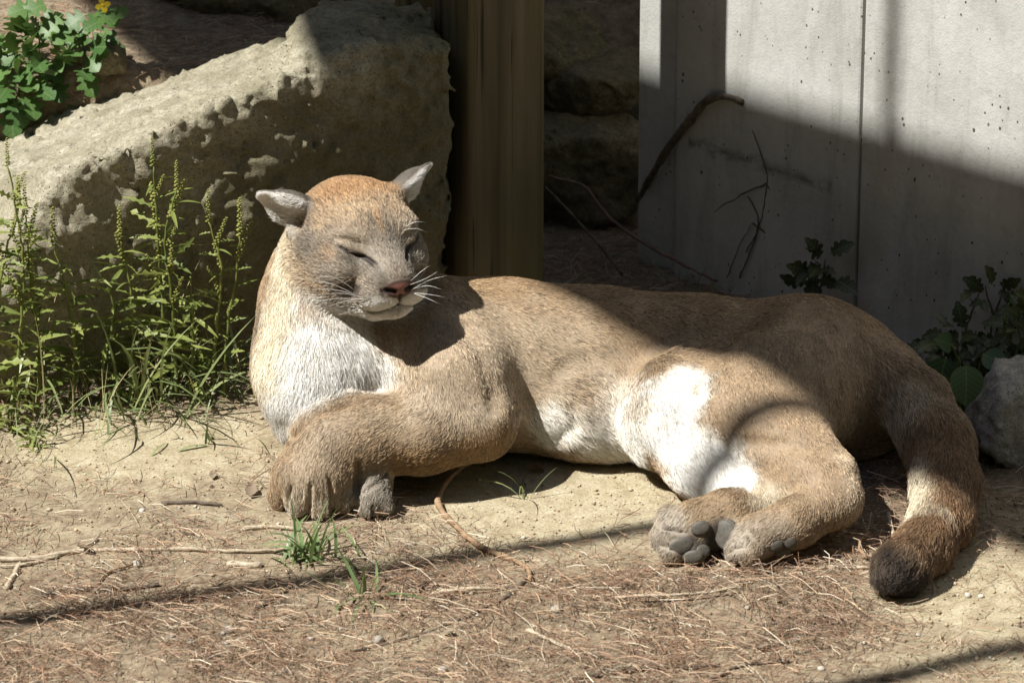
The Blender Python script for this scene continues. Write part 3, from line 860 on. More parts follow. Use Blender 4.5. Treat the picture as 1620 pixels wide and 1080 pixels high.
def tuft(px, py, label, n, lmin, lmax, meshes, seed, spread=.03, lean=.5, Y=None, name='grass_tuft', cat='grass', dry=.0, dirx=None):
    r0 = np.random.default_rng(seed)
    p = on_ground(px, py) if Y is None else W(px, py, Y)
    p[2] = float(gz(p[0], p[1])) - .003
    root = empty(name, p); tag(root, label, cat)
    for i in range(n):
        a = r0.uniform(0, 2 * math.pi) if dirx is None else dirx + r0.normal(0, .7)
        me = meshes[r0.integers(len(meshes))]
        if r0.random() < dry * 1.4: me = ST[r0.integers(2)]
        o = bpy.data.objects.new('blade', me); C.objects.link(o); o.parent = root
        o.location = (r0.normal(0, spread), r0.normal(0, spread * .6), 0)
        s_ = r0.uniform(lmin, lmax); o.scale = (s_ * r0.uniform(.8, 1.3), s_, s_)
        o.rotation_euler = (-abs(r0.normal(0, lean)) , r0.normal(0, .15), a)
    return root
tuft(492, 884, 'bright green grass tuft growing in front of the big front paw', 44, .045, .12, TB, 1, .026, .75)
tuft(575, 945, 'smaller green grass tuft among the needles below the front paws', 18, .05, .11, TB, 2, .018, .9)
tuft(335, 700, 'flattened green grass clump on the sand beside the cougar chest', 14, .05, .10, TB, 3, .018, 1.1, dirx=1.7)
tuft(440, 715, 'thin grass growing against the pale side of the front paw', 10, .03, .07, [ST[0], BL[1]], 4, .02, .9)
tuft(835, 790, 'two drooping grass blades on the sand below the belly', 5, .05, .11, [BL[0], BL[2]], 5, .006, .5)
tuft(960, 735, 'sparse short grass blades under the belly fur', 6, .02, .045, [BL[1]], 6, .02, .6)
tuft(230, 640, 'broad-bladed tall grass clump under the tallest flowering weed', 26, .12, .30, BL, 7, .05, .35, dry=.15)
tuft(300, 630, 'tall arching grass clump beside the cougar chest before the boulder', 26, .10, .26, BL, 8, .05, .4, dry=.2)
tuft(150, 640, 'thin grass clump growing before the boulder corner', 20, .10, .28, BL, 9, .05, .4, dry=.2)
tuft(60, 660, 'dense grass clump between the bushy weeds', 24, .10, .26, BL, 10, .06, .45, dry=.35)
tuft(370, 630, 'short thick grass clump touching the cougar chest', 26, .05, .13, BL, 11, .04, .6, dry=.1)
tuft(20, 740, 'low grass clump at the foot of the sunlit weeds', 22, .05, .14, BL, 12, .05, .6, dry=.4)
tuft(245, 665, 'low leafy grass spreading onto the sand below the weeds', 18, .05, .12, BL, 13, .05, .9)
tuft(200, 655, 'dense mid-height grass clump in the gap between the weeds', 26, .09, .22, BL, 16, .05, .5, dry=.2)
tuft(110, 690, 'ragged grass clump spilling onto the sand from the weeds', 24, .06, .17, BL, 17, .05, .6, dry=.3)
tuft(330, 610, 'grass clump in the corner where boulder and cougar chest meet', 26, .08, .2, BL, 18, .04, .45, dry=.1)
tuft(1140, 470, 'dim grass clump at the foot of the concrete wall', 18, .05, .12, BL, 14, .05, .6, dry=.5)
tuft(1040, 450, 'dry grass clump in the shade beside the wall end', 18, .05, .14, [BL[1], ST[1]], 15, .06, .6, dry=.6)

def dry_stalks():
    p = W(1180, 445, .80); p[2] = float(gz(p[0], p[1])); root = empty('dry_grass', p)
    tag(root, 'thin dark dry grass stalks standing against the shaded concrete wall', 'grass')
    for i, l in enumerate(([(1170, 440), (1200, 360), (1213, 280), (1190, 205)], [(1213, 290), (1170, 310), (1130, 335)], [(1212, 290), (1235, 325), (1252, 365)], [(1180, 400), (1200, 350), (1185, 310)], [(1150, 440), (1168, 395), (1190, 352)], [(1190, 352), (1215, 375), (1230, 430)], [(1260, 470), (1240, 430), (1222, 395)], [(1270, 460), (1255, 430), (1240, 405)])):
        ps = [W(x, y, .80 - .62 * (x - 1180) / 1000) - p for x, y in l]
        link('stalk', tube('stalk', ps, np.linspace(.0016, .0009, len(ps)), 4, .0008, 50 + i), M['twig_dark'], root)
dry_stalks()

def bush(name, cx, cy, Y, rx, rz, ry, n, me, size, label, seed, stems=4, stem_m='weed_leaf', base=None):
    r0 = np.random.default_rng(seed)
    c = W(cx, cy, Y); b = A3(c[0], c[1], float(gz(c[0], c[1]))) if base is None else base
    root = empty(name, b); tag(root, label, 'plant')
    tips = []
    for i in range(stems):
        a = r0.uniform(0, 6.28); e = c + A3(math.cos(a) * rx * .7, math.sin(a) * ry * .5, r0.uniform(0, rz * .8))
        mid = b + (e - b) * .5 + A3(*r0.normal(0, .012, 3))
        link('stem', tube('stem', [A3(0, 0, -.005), mid - b, e - b], [.0022, .002, .0014], 5, .0008, seed * 10 + i), M[stem_m], root); tips.append((mid, e))
    for i in range(n):
        p = c + A3(*(unit(r0.normal(0, 1, 3)) * r0.random() ** .4 * [rx, ry, rz]))
        d = unit(p - c + A3(0, -.02, .01)) + r0.normal(0, .4, 3) + A3(0, -.4, 0)
        put_leaf(me, root, p, d, size * r0.uniform(.65, 1.3), up=unit(A3(0, -.6, .8) + r0.normal(0, .35, 3)), roll=r0.normal(0, .4))
    return root
pl = bush('leafy_plant', 70, 100, 1.02, .115, .075, .06, 95, L_round, .043, 'leafy green plant with a yellow flower on the bank above the boulder', 3, 6)
for i, (x, y) in enumerate(((80, 5), (100, 22), (140, 20), (165, 35), (125, 45), (62, 10), (150, 12), (175, 28))):
    p = W(x, y, 1.0); r0 = np.random.default_rng(i + 60)
    put_leaf(L_round, pl, p, A3(r0.normal(0, 1), -.5, r0.normal(0, .3)), .055, up=A3(0, -.5, .8))
link('stem', tube('stem', [W(95, 110, 1.02) - np.array(pl.location), W(120, 60, 1.0) - np.array(pl.location), W(163, 10, .99) - np.array(pl.location)], [.002, .0018, .0012], 5, .0006, 5), M['weed_leaf'], pl)
fl = link('flower', PM[0].copy(), None, pl); fl.data.materials.clear(); fl.data.materials.append(M['petal'])
fl.location = W(163, 8, .985) - np.array(pl.location); fl.scale = (.0035, .0035, .0035)
for i in range(4):
    a = i * 1.571 + .3; o = put_leaf(L_petal, pl, W(163, 8, .985), A3(math.cos(a), -.3, math.sin(a)), 4.0, up=(0, -1, 0), name='petal')
    o.parent = fl; o.location = (0, 0, 0)
bush('leafy_plant', 25, 120, .98, .06, .05, .05, 30, L_round, .05, 'lower leafy green plant growing at the bank edge behind the boulder', 23, 4)
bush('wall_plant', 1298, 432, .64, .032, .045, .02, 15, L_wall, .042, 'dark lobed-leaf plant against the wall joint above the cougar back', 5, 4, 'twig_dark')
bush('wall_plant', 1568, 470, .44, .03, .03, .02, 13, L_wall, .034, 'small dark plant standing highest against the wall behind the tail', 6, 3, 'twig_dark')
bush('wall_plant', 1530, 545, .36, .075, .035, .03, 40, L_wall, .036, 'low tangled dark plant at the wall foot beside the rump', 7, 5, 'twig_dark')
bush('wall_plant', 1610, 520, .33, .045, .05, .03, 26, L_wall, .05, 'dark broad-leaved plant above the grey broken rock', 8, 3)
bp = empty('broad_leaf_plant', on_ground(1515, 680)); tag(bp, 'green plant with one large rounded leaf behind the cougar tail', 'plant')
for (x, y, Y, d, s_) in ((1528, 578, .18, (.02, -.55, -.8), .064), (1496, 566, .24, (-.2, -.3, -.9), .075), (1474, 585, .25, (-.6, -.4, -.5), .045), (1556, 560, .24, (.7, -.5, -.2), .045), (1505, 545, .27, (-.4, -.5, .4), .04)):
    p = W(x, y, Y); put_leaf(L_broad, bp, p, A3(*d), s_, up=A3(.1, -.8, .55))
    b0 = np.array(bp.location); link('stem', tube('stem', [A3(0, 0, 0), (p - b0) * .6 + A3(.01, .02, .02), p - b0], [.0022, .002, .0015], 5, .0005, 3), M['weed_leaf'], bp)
for i, (x, y, s_, lab) in enumerate(((396, 786, .030, 'small curled dark-brown dead leaf beside the front paw'), (862, 742, .034, 'grey dead leaf on the sand under the belly'), (1195, 1023, .026, 'dark reddish dead leaf on bare soil'), (336, 757, .018, 'tiny rust-coloured dead leaf on the sand'), (148, 868, .03, 'brown dead leaf caught beside the long straight stick'), (700, 1000, .022, 'pale brown dead leaf among grit'), (1225, 1048, .022, 'crumpled brown dead leaf near the front'))):
    p = on_ground(x, y, .004)
    o = bpy.data.objects.new('dead_leaf', L_dead); C.objects.link(o); o.location = p; o.scale = (s_, s_, s_); o.rotation_euler = (.1, .1, i * 2.1); tag(o, lab, 'leaf')
print('setting', round(time.time() - T0, 1), 's')

# ------------------------------------------------------------------ the cougar
HS = 1.09
HR = np.array([[0.41, -0.9113, -0.0386], [-0.907, -0.4118, 0.0882], [0.0963, 0.0012, 0.9954]])
HC = np.array([-0.2411, 0.20, 0.3644])
EYE = [(.060, .0265), (.051, .0185), (.041, .0145), (.032, .012), (.026, .006)]
BROWFOLD = [(.062, .038), (.048, .037), (.036, .031)]
MOUTH = [(0, -.052), (.010, -.0575), (.022, -.0625), (.034, -.0665)]
PHIL = [(0, -.036), (0, -.053)]
NOSTRIL = [(.009, -.029), (.0205, -.0265)]
EARS = {}
for _s in (1, -1):
    _b, _t = np.array([-.030, .062 * _s, .044]), np.array([-.044, .124 * _s, .080])
    _a = unit(_t - _b); _o = np.array([.62, .25 * _s, -.70]); _o = unit(_o - _a * (_o @ _a))
    EARS[_s] = (_b, _t, _a, _o)
def line2(hl, pts, r):
    "nearness (0..1) to a line drawn on both halves of the face, given in (side, up)"
    p = np.stack([np.abs(hl[:, 1]), hl[:, 2]], 1); best = np.full(len(p), 9.)
    for a, b in zip(pts[:-1], pts[1:]):
        a = np.array(a); ba = np.array(b) - a
        t = np.clip(((p - a) @ ba) / (ba @ ba), 0, 1)
        best = np.minimum(best, np.linalg.norm(p - a - t[:, None] * ba, axis=1))
    return (1 - smooth(.35, 1.15, best / r)) * (hl[:, 0] > .035)
def head_local(P):
    return (P - HC) @ HR / HS
def H(f, l, u):
    return HC + HR @ (np.array([f, l, u]) * HS)

def sculpt():
    fd = Field(axis_grid(-.47, .80, .006, .0026, -.42, -.13), axis_grid(-.44, .50, .006, .0032, .0, .22), axis_grid(-.03, .58, .006, .0026, .25, .50))
    c = fd.cone; ch = fd.chain; e = fd.ell
    # trunk
    ch([(W(520, 572, .23), .112), (W(640, 562, .26), .124), (W(800, 574, .28), .124), (W(950, 584, .29), .121), (W(1100, 590, .30), .115), (W(1270, 606, .30), .126), (W(1345, 625, .27), .112)], k=.06)
    # belly slack towards the viewer
    ch([(W(830, 640, .20), .06), (W(930, 655, .19), .06), (W(1010, 665, .18), .055)], k=.06)
    # chest bulge and brisket
    e(W(497, 560, .19), (.092, .10, .105), k=.05)
    e(W(487, 612, .135), (.076, .085, .062), k=.05)
    # neck
    ch([(W(520, 540, .25), .105), (W(505, 470, .24), .085), (W(520, 400, .245), .078)], k=.04)
    # left shoulder, upper arm, forearm, paw (the near one)
    ch([(W(690, 545, .20), .085), (W(720, 600, .13), .076), (W(758, 660, .085), .052)], k=.05)
    ch([(W(758, 678, .085), .049), (W(670, 686, .06), .055), (W(575, 694, .045), .056), (W(524, 712, .03), .055)], k=.04)
    # right forearm behind it and its folded paw
    ch([(W(640, 660, .14), .05), (W(520, 668, .12), .045), (W(480, 672, .11), .04)], k=.03)
    # near paw: metacarpus then four toes
    c(W(520, 705, .03), W(497, 755, .005), .058, .056, k=.03)
    e(W(497, 748, .0), (.064, .048, .042), k=.02)
    for i, (x0, x1, yb, Y, r) in enumerate(((456, 444, 790, .012, .020), (476, 471, 797, -.026, .022), (508, 507, 798, -.030, .0235), (538, 543, 788, -.014, .0235))):
        a = W(x0, 752, .0); b = W(x1, yb - 6, Y)
        c(a, b, .026, r, k=.006)
        c(b, W(x1 - 1, yb + 4, Y - .004), r, r * .82, k=.006)
    # right paw peeping out behind the near one
    ch([(W(594, 738, .04), .024), (W(592, 765, .005), .027), (W(590, 788, -.015), .029)], k=.012)
    c(W(584, 792, -.028), W(582, 800, -.032), .021, .019, k=.006)
    c(W(604, 792, -.022), W(607, 799, -.026), .019, .017, k=.006)
    # left (upper) hind leg
    ch([(W(1290, 612, .24), .128), (W(1225, 640, .13), .105), (W(1160, 658, .06), .076)], k=.06)
    ch([(W(1165, 664, .05), .074), (W(1240, 712, -.01), .068), (W(1298, 762, -.09), .050), (W(1318, 792, -.125), .04)], k=.05)
    ch([(W(1318, 792, -.13), .04), (W(1258, 826, -.18), .036), (W(1205, 846, -.2), .036)], k=.02)
    for (x, y, Y, r) in ((1166, 868, -.222, .0215), (1170, 849, -.195, .022), (1186, 874, -.235, .019)):
        c(W(1210, 848, -.20), W(x, y, Y), .026, r, k=.008)
    # right (lower) hind leg
    ch([(W(1180, 640, .22), .10), (W(1085, 640, .13), .078), (W(1058, 668, .10), .07)], k=.04)
    ch([(W(1060, 672, .10), .068), (W(1120, 730, .03), .064), (W(1180, 778, -.04), .05), (W(1205, 795, -.07), .042)], k=.025)
    ch([(W(1205, 800, -.085), .040), (W(1150, 820, -.135), .042), (W(1105, 832, -.16), .042)], k=.02)
    e(W(1098, 838, -.165), (.05, .032, .042), k=.015)
    for (x, y, Y, r) in ((1060, 822, -.15, .024), (1054, 848, -.18, .026), (1062, 873, -.2, .021), (1100, 876, -.205, .018)):
        c(W(1100, 836, -.165), W(x, y, Y), .028, r, k=.007)
    # tail
    ch([(W(1400, 612, .22), .075), (W(1448, 640, .15), .055), (W(1484, 700, .06), .053), (W(1496, 765, -.04), .051), (W(1490, 822, -.13), .046), (W(1460, 868, -.23), .042), (W(1428, 895, -.30), .038), (W(1414, 903, -.325), .033)], k=.02)
    # ---- head
    def he(f, l, u, rf, rl, ru, k=.02, cut=False): e(H(f, l, u), np.array([rf, rl, ru]) * HS, HR, k, cut)
    def hc(a, b, ra, rb, k=.015, cut=False, flat=None, fs=1.): c(H(*a), H(*b), ra * HS, rb * HS, k, cut, flat, fs)
    he(-.028, 0, .028, .085, .080, .064, k=.03)
    he(.03, 0, .030, .056, .066, .042, k=.03)
    hc((.045, 0, .028), (.112, 0, -.014), .046, .031, k=.02, flat=HR @ A3(.45, 0, .9), fs=.85)
    hc((.040, 0, -.018), (.104, 0, -.036), .056, .036, k=.025)
    for s in (1, -1):
        he(.010, .052 * s, -.020, .062, .038, .048, k=.03)
        he(.056, .040 * s, .038, .028, .026, .016, k=.022)
        he(.058, .050 * s, -.010, .034, .025, .024, k=.02)
        he(.110, .025 * s, -.042, .030, .029, .020, k=.012)
        hc((.084, .016 * s, -.062), (.0, .046 * s, -.048), .024, .036, k=.02)
        he(.068, .040 * s, .018, .019, .025, .018, k=.012)
    he(.104, 0, -.066, .029, .031, .015, k=.010)
    he(.130, 0, -.022, .018, .028, .017, k=.010)
    for s in (1, -1):
        # ears
        b0, tip, ax, op = EARS[s]
        flat = HR @ op
        hc(b0, b0 + (tip - b0) * .5, .031, .033, k=.02, flat=flat, fs=.6)
        hc(b0 + (tip - b0) * .45, tip, .033, .017, k=.01, flat=flat, fs=.42)
        he(-.018, .070 * s, .016, .03, .022, .028, k=.02)
        o1 = b0 + (tip - b0) * .42 + op * .020; o2 = b0 + (tip - b0) * .98 + op * .0110
        hc(o1, o2, .023, .011, k=.008, cut=True, flat=flat, fs=.75)
    V, F = fd.mesh()
    V = relax(V, F, 2, .5)
    # folds of the skin and gaps between the toes
    N = vnormals(V, F)
    for pts, r, dep in (([(460, 768), (455, 790), (452, 815)], .0045, .006), ([(492, 764), (489, 790), (488, 815)], .0045, .007), ([(522, 755), (525, 785), (526, 815)], .005, .008), ([(568, 735), (564, 780), (560, 815)], .007, .010),
                        ([(575, 778), (598, 762), (612, 752)], .004, .005), ([(590, 800), (590, 815)], .004, .006), ([(738, 520), (762, 560), (777, 610), (782, 645)], .016, .006), ([(880, 600), (900, 575), (950, 568), (1040, 552)], .020, .003), ([(900, 640), (905, 670), (880, 690)], .014, .004), ([(1105, 625), (1130, 690), (1190, 770)], .010, .005),
                        ([(1050, 834), (1085, 842)], .004, .006), ([(1048, 862), (1090, 872)], .004, .006), ([(1185, 838), (1215, 868)], .004, .005), ([(1150, 872), (1180, 862)], .004, .004), ([(1180, 700), (1250, 705), (1330, 715)], .016, .006), ([(600, 640), (560, 636), (500, 655), (462, 690)], .008, .008)):
        q = to_px(V) / 1000.; best = np.full(len(V), 9.)
        for a, b in zip(pts[:-1], pts[1:]):
            a = np.array(a) / 1000.; ba = np.array(b) / 1000. - a
            t = np.clip(((q - a) @ ba) / (ba @ ba), 0, 1); best = np.minimum(best, np.linalg.norm(q - a - t[:, None] * ba, axis=1))
        w = (1 - smooth(.1, 1.3, best / r)) * smooth(-.1, .3, N @ -VF) * (V[:, 1] < .26)
        V = V - N * (w * dep)[:, None]
    # creases of the face, pressed into the surface
    hl = head_local(V)
    m = (hl[:, 0] > .035) & (np.abs(hl[:, 1]) < .09) & (np.abs(hl[:, 2]) < .09)
    N = vnormals(V, F); d = np.zeros(len(V)); q = hl[m]
    d[m] = .0040 * line2(q, EYE, .0042) + .0025 * line2(q, EYE[2:], .005) + .0040 * line2(q, MOUTH, .0032) + .0035 * line2(q, PHIL, .003) + .007 * line2(q, NOSTRIL, .0040) + .0025 * line2(q, BROWFOLD, .006)
    V = V - N * d[:, None]
    return V, F

CV, CF = sculpt()
CN = vnormals(CV, CF)
print('cougar', len(CV), 'verts', round(time.time() - T0, 1), 's')

# ---- coat: colour, fur length and the way the hair lies, from the place on the body
def seg_dist(P, a, b):
    a = np.asarray(a); b = np.asarray(b); ba = b - a
    t = np.clip(((P - a) @ ba) / (ba @ ba), 0, 1)
    return np.linalg.norm(P - a - t[:, None] * ba, axis=1), t

TAWNY, PALE, WHITE, GREY, DARK, CINN, CREAM = [np.array(c) for c in ((.44, .322, .205), (.60, .49, .36), (.88, .85, .78), (.34, .30, .245), (.045, .035, .03), (.42, .25, .125), (.78, .68, .51))]
BROWN = np.array((.20, .115, .06))

_wn = {}
def wnoise(P):
    k = P.__array_interface__['data'][0], len(P)
    if k not in _wn:
        _wn.clear(); _wn[k] = fbm(P * 28.0, 3)
    return _wn[k]

def blob(P, c, r, soft=.5, warp=.25):
    "soft ball round c, a little deeper than wide"
    d = P - np.asarray(c)
    dv = d @ VF
    q = np.sqrt(np.maximum((d * d).sum(1) - dv * dv, 0) + (dv * .55) ** 2) / r
    q = q * (1 + warp * wnoise(P))
    return 1 - smooth(1 - soft, 1 + soft * .4, q)

def strip(P, pts, r, soft=.5, warp=.25):
    w = np.zeros(len(P))
    wv = 1 + warp * wnoise(P)
    for a, b in zip(pts[:-1], pts[1:]):
        a = np.asarray(a); b = np.asarray(b)
        m = (P > np.minimum(a, b) - 2 * r).all(1) & (P < np.maximum(a, b) + 2 * r).all(1)
        if not m.any(): continue
        q, t = seg_dist(P[m], a, b)
        w[m] = np.maximum(w[m], 1 - smooth(1 - soft, 1 + soft * .4, q / r * wv[m]))
    return w

FLOW = []
def flow(pts, r):
    for a, b in zip(pts[:-1], pts[1:]): FLOW.append((np.asarray(a), np.asarray(b), r))
flow([W(540, 470, .25), W(640, 500, .27), W(800, 560, .28), W(950, 590, .29), W(1100, 600, .30), W(1270, 620, .30), W(1370, 650, .26)], .13)
flow([W(500, 440, .22), W(490, 520, .2), W(480, 600, .17), W(470, 660, .16)], .09)
flow([W(690, 500, .22), W(700, 600, .12), W(760, 665, .08)], .08)
flow([W(770, 672, .085), W(660, 682, .05), W(560, 688, .04), W(515, 705, .03), W(497, 755, .005), W(490, 810, -.03)], .06)
flow([W(592, 735, .075), W(586, 805, -.0)], .03)
flow([W(640, 660, .14), W(480, 672, .11)], .045)
flow([W(1290, 560, .24), W(1220, 640, .12), W(1240, 712, -.02), W(1300, 762, -.09), W(1318, 792, -.125)], .08)
flow([W(1318, 792, -.13), W(1258, 826, -.18), W(1205, 846, -.2), W(1160, 870, -.22)], .038)
flow([W(1010, 600, .18), W(1060, 680, .09), W(1120, 730, .03), W(1180, 778, -.04), W(1205, 795, -.07)], .065)
flow([W(1205, 800, -.085), W(1150, 820, -.135), W(1105, 832, -.16), W(1055, 855, -.19)], .042)
flow([W(1400, 600, .22), W(1448, 640, .15), W(1484, 700, .06), W(1497, 765, -.04), W(1492, 822, -.13), W(1462, 868, -.23), W(1428, 895, -.30), W(1405, 910, -.34)], .05)
NOSE = H(.18, 0, -.03)

def coat(P, N):
    n = len(P)
    hl = head_local(P); f, l, u = hl.T
    al = np.abs(l); n60 = fbm(P * 60., 2)
    head = 1 - smooth(.085, .125, np.sqrt(((f - .02) / 1.25) ** 2 + (l / 1.05) ** 2 + (u / 1.05) ** 2))
    head = np.maximum(head, 1 - smooth(.050, .062, seg_dist(hl, A3(.05, 0, -.02), A3(.125, 0, -.04))[0]))
    # flow
    V = np.zeros((n, 3)); ws = np.zeros(n) + 1e-9
    for a, b, r in FLOW:
        d, t = seg_dist(P, a, b)
        w = (r / (d + .3 * r)) ** 6
        V += w[:, None] * unit(b - a); ws += w
    V = unit(V / ws[:, None])
    V += (A3(0, -.15, -.35))[None] * (1 - head)[:, None]
    hv = unit(P - NOSE) + (HR @ A3(-.35, 0, .1))[None]
    # below the muzzle the hair falls to the chest
    V = unit(V * (1 - head)[:, None] + hv * head[:, None])
    ear = np.zeros(n); inner = np.zeros(n)
    for s in (1, -1):
        b0, tip, ax, op = EARS[s]
        dl = hl - b0; t = (dl @ ax) / np.linalg.norm(tip - b0)
        rad = np.linalg.norm(dl - (dl @ ax)[:, None] * ax, axis=1)
        w = smooth(.10, .35, t) * (1 - smooth(.040, .050, rad)) * (t < 1.4)
        ear = np.maximum(ear, w)
        nl = (N @ HR) @ op
        inner = np.maximum(inner, w * np.maximum(smooth(-.1, .35, nl), smooth(.002, .010, dl @ op)))
        V = unit(V * (1 - w)[:, None] + (HR @ (ax + .5 * op * (t < .6)[:, None]).T).T * w[:, None])
    # length
    L = np.full(n, .0088)
    col = np.tile(TAWNY, (n, 1))
    def mix(c, w):
        nonlocal col
        col = col * (1 - w)[:, None] + np.asarray(c) * w[:, None]
    def ln(v, w):
        nonlocal L
        L = L * (1 - w) + v * w
    # body: warmer back, paler flank
    back = smooth(.16, .26, P[:, 2] + .25 * (P[:, 1] - .25)) * (P[:, 0] > -.15)
    mix((.40, .265, .14), back * .7)
    mix(PALE, .55 * blob(P, W(720, 580, .12), .14))
    mix(PALE, .5 * blob(P, W(860, 560, .15), .12))
    arm = strip(P, [W(775, 672, .085), W(670, 686, .06), W(575, 694, .045), W(524, 712, .03), W(497, 780, -.01)], .085, .25, .1)
    # chest and throat
    w = strip(P, [W(560, 645, .09), W(500, 660, .08), W(465, 685, .07)], .03, .6); mix(CREAM, w * .8)
    for (x, y, Y, r) in ((500, 560, .10, .075), (470, 600, .09, .07), (545, 550, .10, .065), (575, 600, .09, .06), (455, 640, .1, .05), (500, 640, .1, .05)):
        w = blob(P, W(x, y, Y), r) * (1 - arm); mix(WHITE, w); ln(.022, w)
    w = strip(P, [W(455, 505, .12), W(520, 505, .1), W(590, 500, .1)], .016, .8); mix(CREAM, w * .7)
    w = strip(P, [W(405, 500, .2), W(400, 560, .2)], .03, .8); mix(GREY * .7, w * .6)
    w = strip(P, [W(450, 470, .14), W(490, 465, .11), W(540, 478, .1)], .026, .6); mix(WHITE, w); ln(.022, w)
    w = strip(P, [W(442, 385, .2), W(434, 430, .17), W(424, 475, .15), W(415, 520, .14), W(418, 580, .12)], .05, .6); mix(CREAM * 1.1, w * .95); ln(.014, w)
    w = strip(P, [W(462, 462, .13), W(500, 472, .11), W(548, 482, .1)], .034, .5); mix(WHITE, w); ln(.018, w)
    # belly and inside of the lower thigh
    for (x, y, Y, r) in ((870, 672, .12, .045), (930, 690, .11, .05), (985, 650, .10, .06), (985, 700, .11, .06)):
        w = blob(P, W(x, y, Y), r); mix(CREAM * .3 + WHITE * .7, w * (.95 if y > 660 else .6)); ln(.022, w)
    w = strip(P, [W(1078, 622, .05), W(1062, 670, .03), W(1092, 718, .0), W(1142, 762, -.05), W(1168, 780, -.06)], .064, .45, .25); mix(WHITE, w); ln(.016, w)
    w = blob(P, W(1062, 628, .08), .045, .8, .5); mix(WHITE, w * .7); ln(.03, w)
    w = strip(P, [W(890, 580, .12), W(960, 570, .12), W(1050, 560, .14)], .035, .8); mix(TAWNY * .72, w * .6); ln(.026, w)
    w = strip(P, [W(890, 590, .12), W(920, 650, .11)], .035, .8); mix(TAWNY * .75, w * .5); ln(.028, w)
    # fringe behind the upper thigh
    w = strip(P, [W(1440, 610, .1), W(1420, 680, .1), W(1370, 740, .06)], .045, .6); mix(CREAM, w * .9); ln(.036, w)
    w = strip(P, [W(1100, 610, .05), W(1130, 690, .0), W(1185, 770, -.06)], .016, .7); mix(CREAM, w * .7)
    # near forearm: browner below, its underside shade put into the colour
    w = strip(P, [W(790, 695, .05), W(640, 735, .0)], .034, .6); mix((.42, .27, .13), w * .8)
    # paws
    for (x, y, Y, r, c, a) in ((482, 808, -.05, .050, GREY * 1.75, .75), (530, 808, -.05, .032, GREY * 1.25, .6), (592, 785, -.03, .05, GREY * 1.1, .95), (1150, 865, -.22, .05, GREY * 1.6, .85), (1060, 845, -.18, .05, GREY * 1.35, .85), (1215, 850, -.22, .045, GREY * 1.2, .5)):
        w = blob(P, W(x, y, Y), r); mix(c, w * a); ln(.008, w)
    for (x, y, Y, r) in ((1094, 866, -.2, .030), (1136, 850, -.18, .036), (1243, 876, -.23, .026)):
        w = blob(P, W(x, y, Y), r, .4); mix(DARK * 1.4, w * .97); ln(.005, w)
    ln(.0088, arm); mix(PALE, .55 * strip(P, [W(740, 640, .03), W(640, 640, -.0), W(560, 652, -.02), W(510, 690, -.03), W(495, 780, -.05)], .05, .7))
    w = blob(P, W(1215, 795, -.11), .04); mix(CREAM, w * .8)
    w = strip(P, [W(1330, 740, -.1), W(1340, 800, -.15)], .03, .6); mix(PALE * 1.15, w * .6)
    # tail
    for (a, b, c, k) in (((1440, 620, .12), (1500, 720, .03), TAWNY * .7, .6), ((1500, 720, .0), (1500, 830, -.15), BROWN * 1.25, .75), ((1490, 850, -.2), (1450, 880, -.27), BROWN * 1.1, .8)):
        w = strip(P, [W(*a), W(*b)], .085, .5); mix(c, w * k); ln(.019, w)
    w = strip(P, [W(1436, 745, -.05), W(1452, 825, -.17)], .042, .6); mix(CREAM, w * .9)
    w = blob(P, W(1424, 922, -.34), .066, .5); mix(DARK, w * .96); ln(.020, w)
    # head
    mix(TAWNY * .92, head * .8)
    ln(.0095, head)
    top = head * smooth(.055, .085, u - .35 * np.maximum(f, 0)); mix(CINN, top * .95)
    face = head * smooth(.01, .06, f) * smooth(.075, .03, u); mix(GREY * .88, face * .8)
    def hb(c, p, r, a, both=True, soft=.6):
        q = np.stack([f - p[0], (al if both else l) - p[1], u - p[2]], 1) / np.asarray(r)
        w = (1 - smooth(1 - soft, 1 + soft * .4, np.linalg.norm(q, axis=1) * (1 + .2 * n60))) * head
        mix(c, w * a); return w
    hb(GREY * .62, (.005, .078, .012), (.045, .03, .035), .85)
    hb(GREY * .8, (.04, .07, -.022), (.03, .022, .02), .5)
    hb(GREY * .6, (.088, .034, .006), (.02, .02, .014), .6)
    hb(CINN * 1.1, (.055, .068, .012), (.025, .02, .018), .35)
    hb(CINN * 1.1, (.07, .0, .055), (.03, .006, .03), .5)
    hb(PALE * 1.1, (.075, .032, .040), (.03, .016, .012), .8); hb(GREY * .6, (.07, .012, .045), (.04, .006, .025), .45)
    hb(PALE * 1.1, (.085, .045, -.022), (.022, .02, .014), .6)
    hb(TAWNY * 1.05, (.03, .08, -.045), (.05, .03, .02), .6)
    hb(WHITE, (.01, .075, -.078), (.07, .05, .028), .95)
    hb(GREY * 1.1, (.108, 0, .0), (.03, .024, .03), .6)
    hb(GREY * .62, (.118, .024, -.018), (.02, .014, .012), .6)
    w = hb(WHITE * 1.03, (.126, .022, -.050), (.036, .030, .017), 1.0, soft=.5)
    w = hb(WHITE * .95, (.10, 0, -.076), (.055, .05, .020), 1.0, soft=.35)
    w = hb(WHITE, (.05, .03, -.10), (.08, .06, .028), .95); ln(.018, w)
    w = hb(DARK * 1.6, (.098, .054, -.038), (.028, .020, .023), .95, soft=.5)
    hb(DARK * 2.5, (.130, .018, -.036), (.012, .012, .006), .6)
    # eye line, mouth line
    near = line2(hl, EYE, .022) * head; L = L * (1 - near) + .0058 * near
    mix(PALE, line2(hl, [(.058, .036), (.036, .026)], .009) * .55 * head); mix(GREY * .75, line2(hl, [(.05, .006), (.03, -.004)], .010) * .5 * head)
    el = np.maximum(line2(hl, EYE, .0044), line2(hl, EYE[2:], .0054)) * np.where(l > 0, 1, .6); mix(GREY * .45, line2(hl, [(.026, .006), (.020, -.010), (.022, -.022)], .006) * .55 * head); mix(DARK, el * .95); L = L * (1 - el) + .002 * el
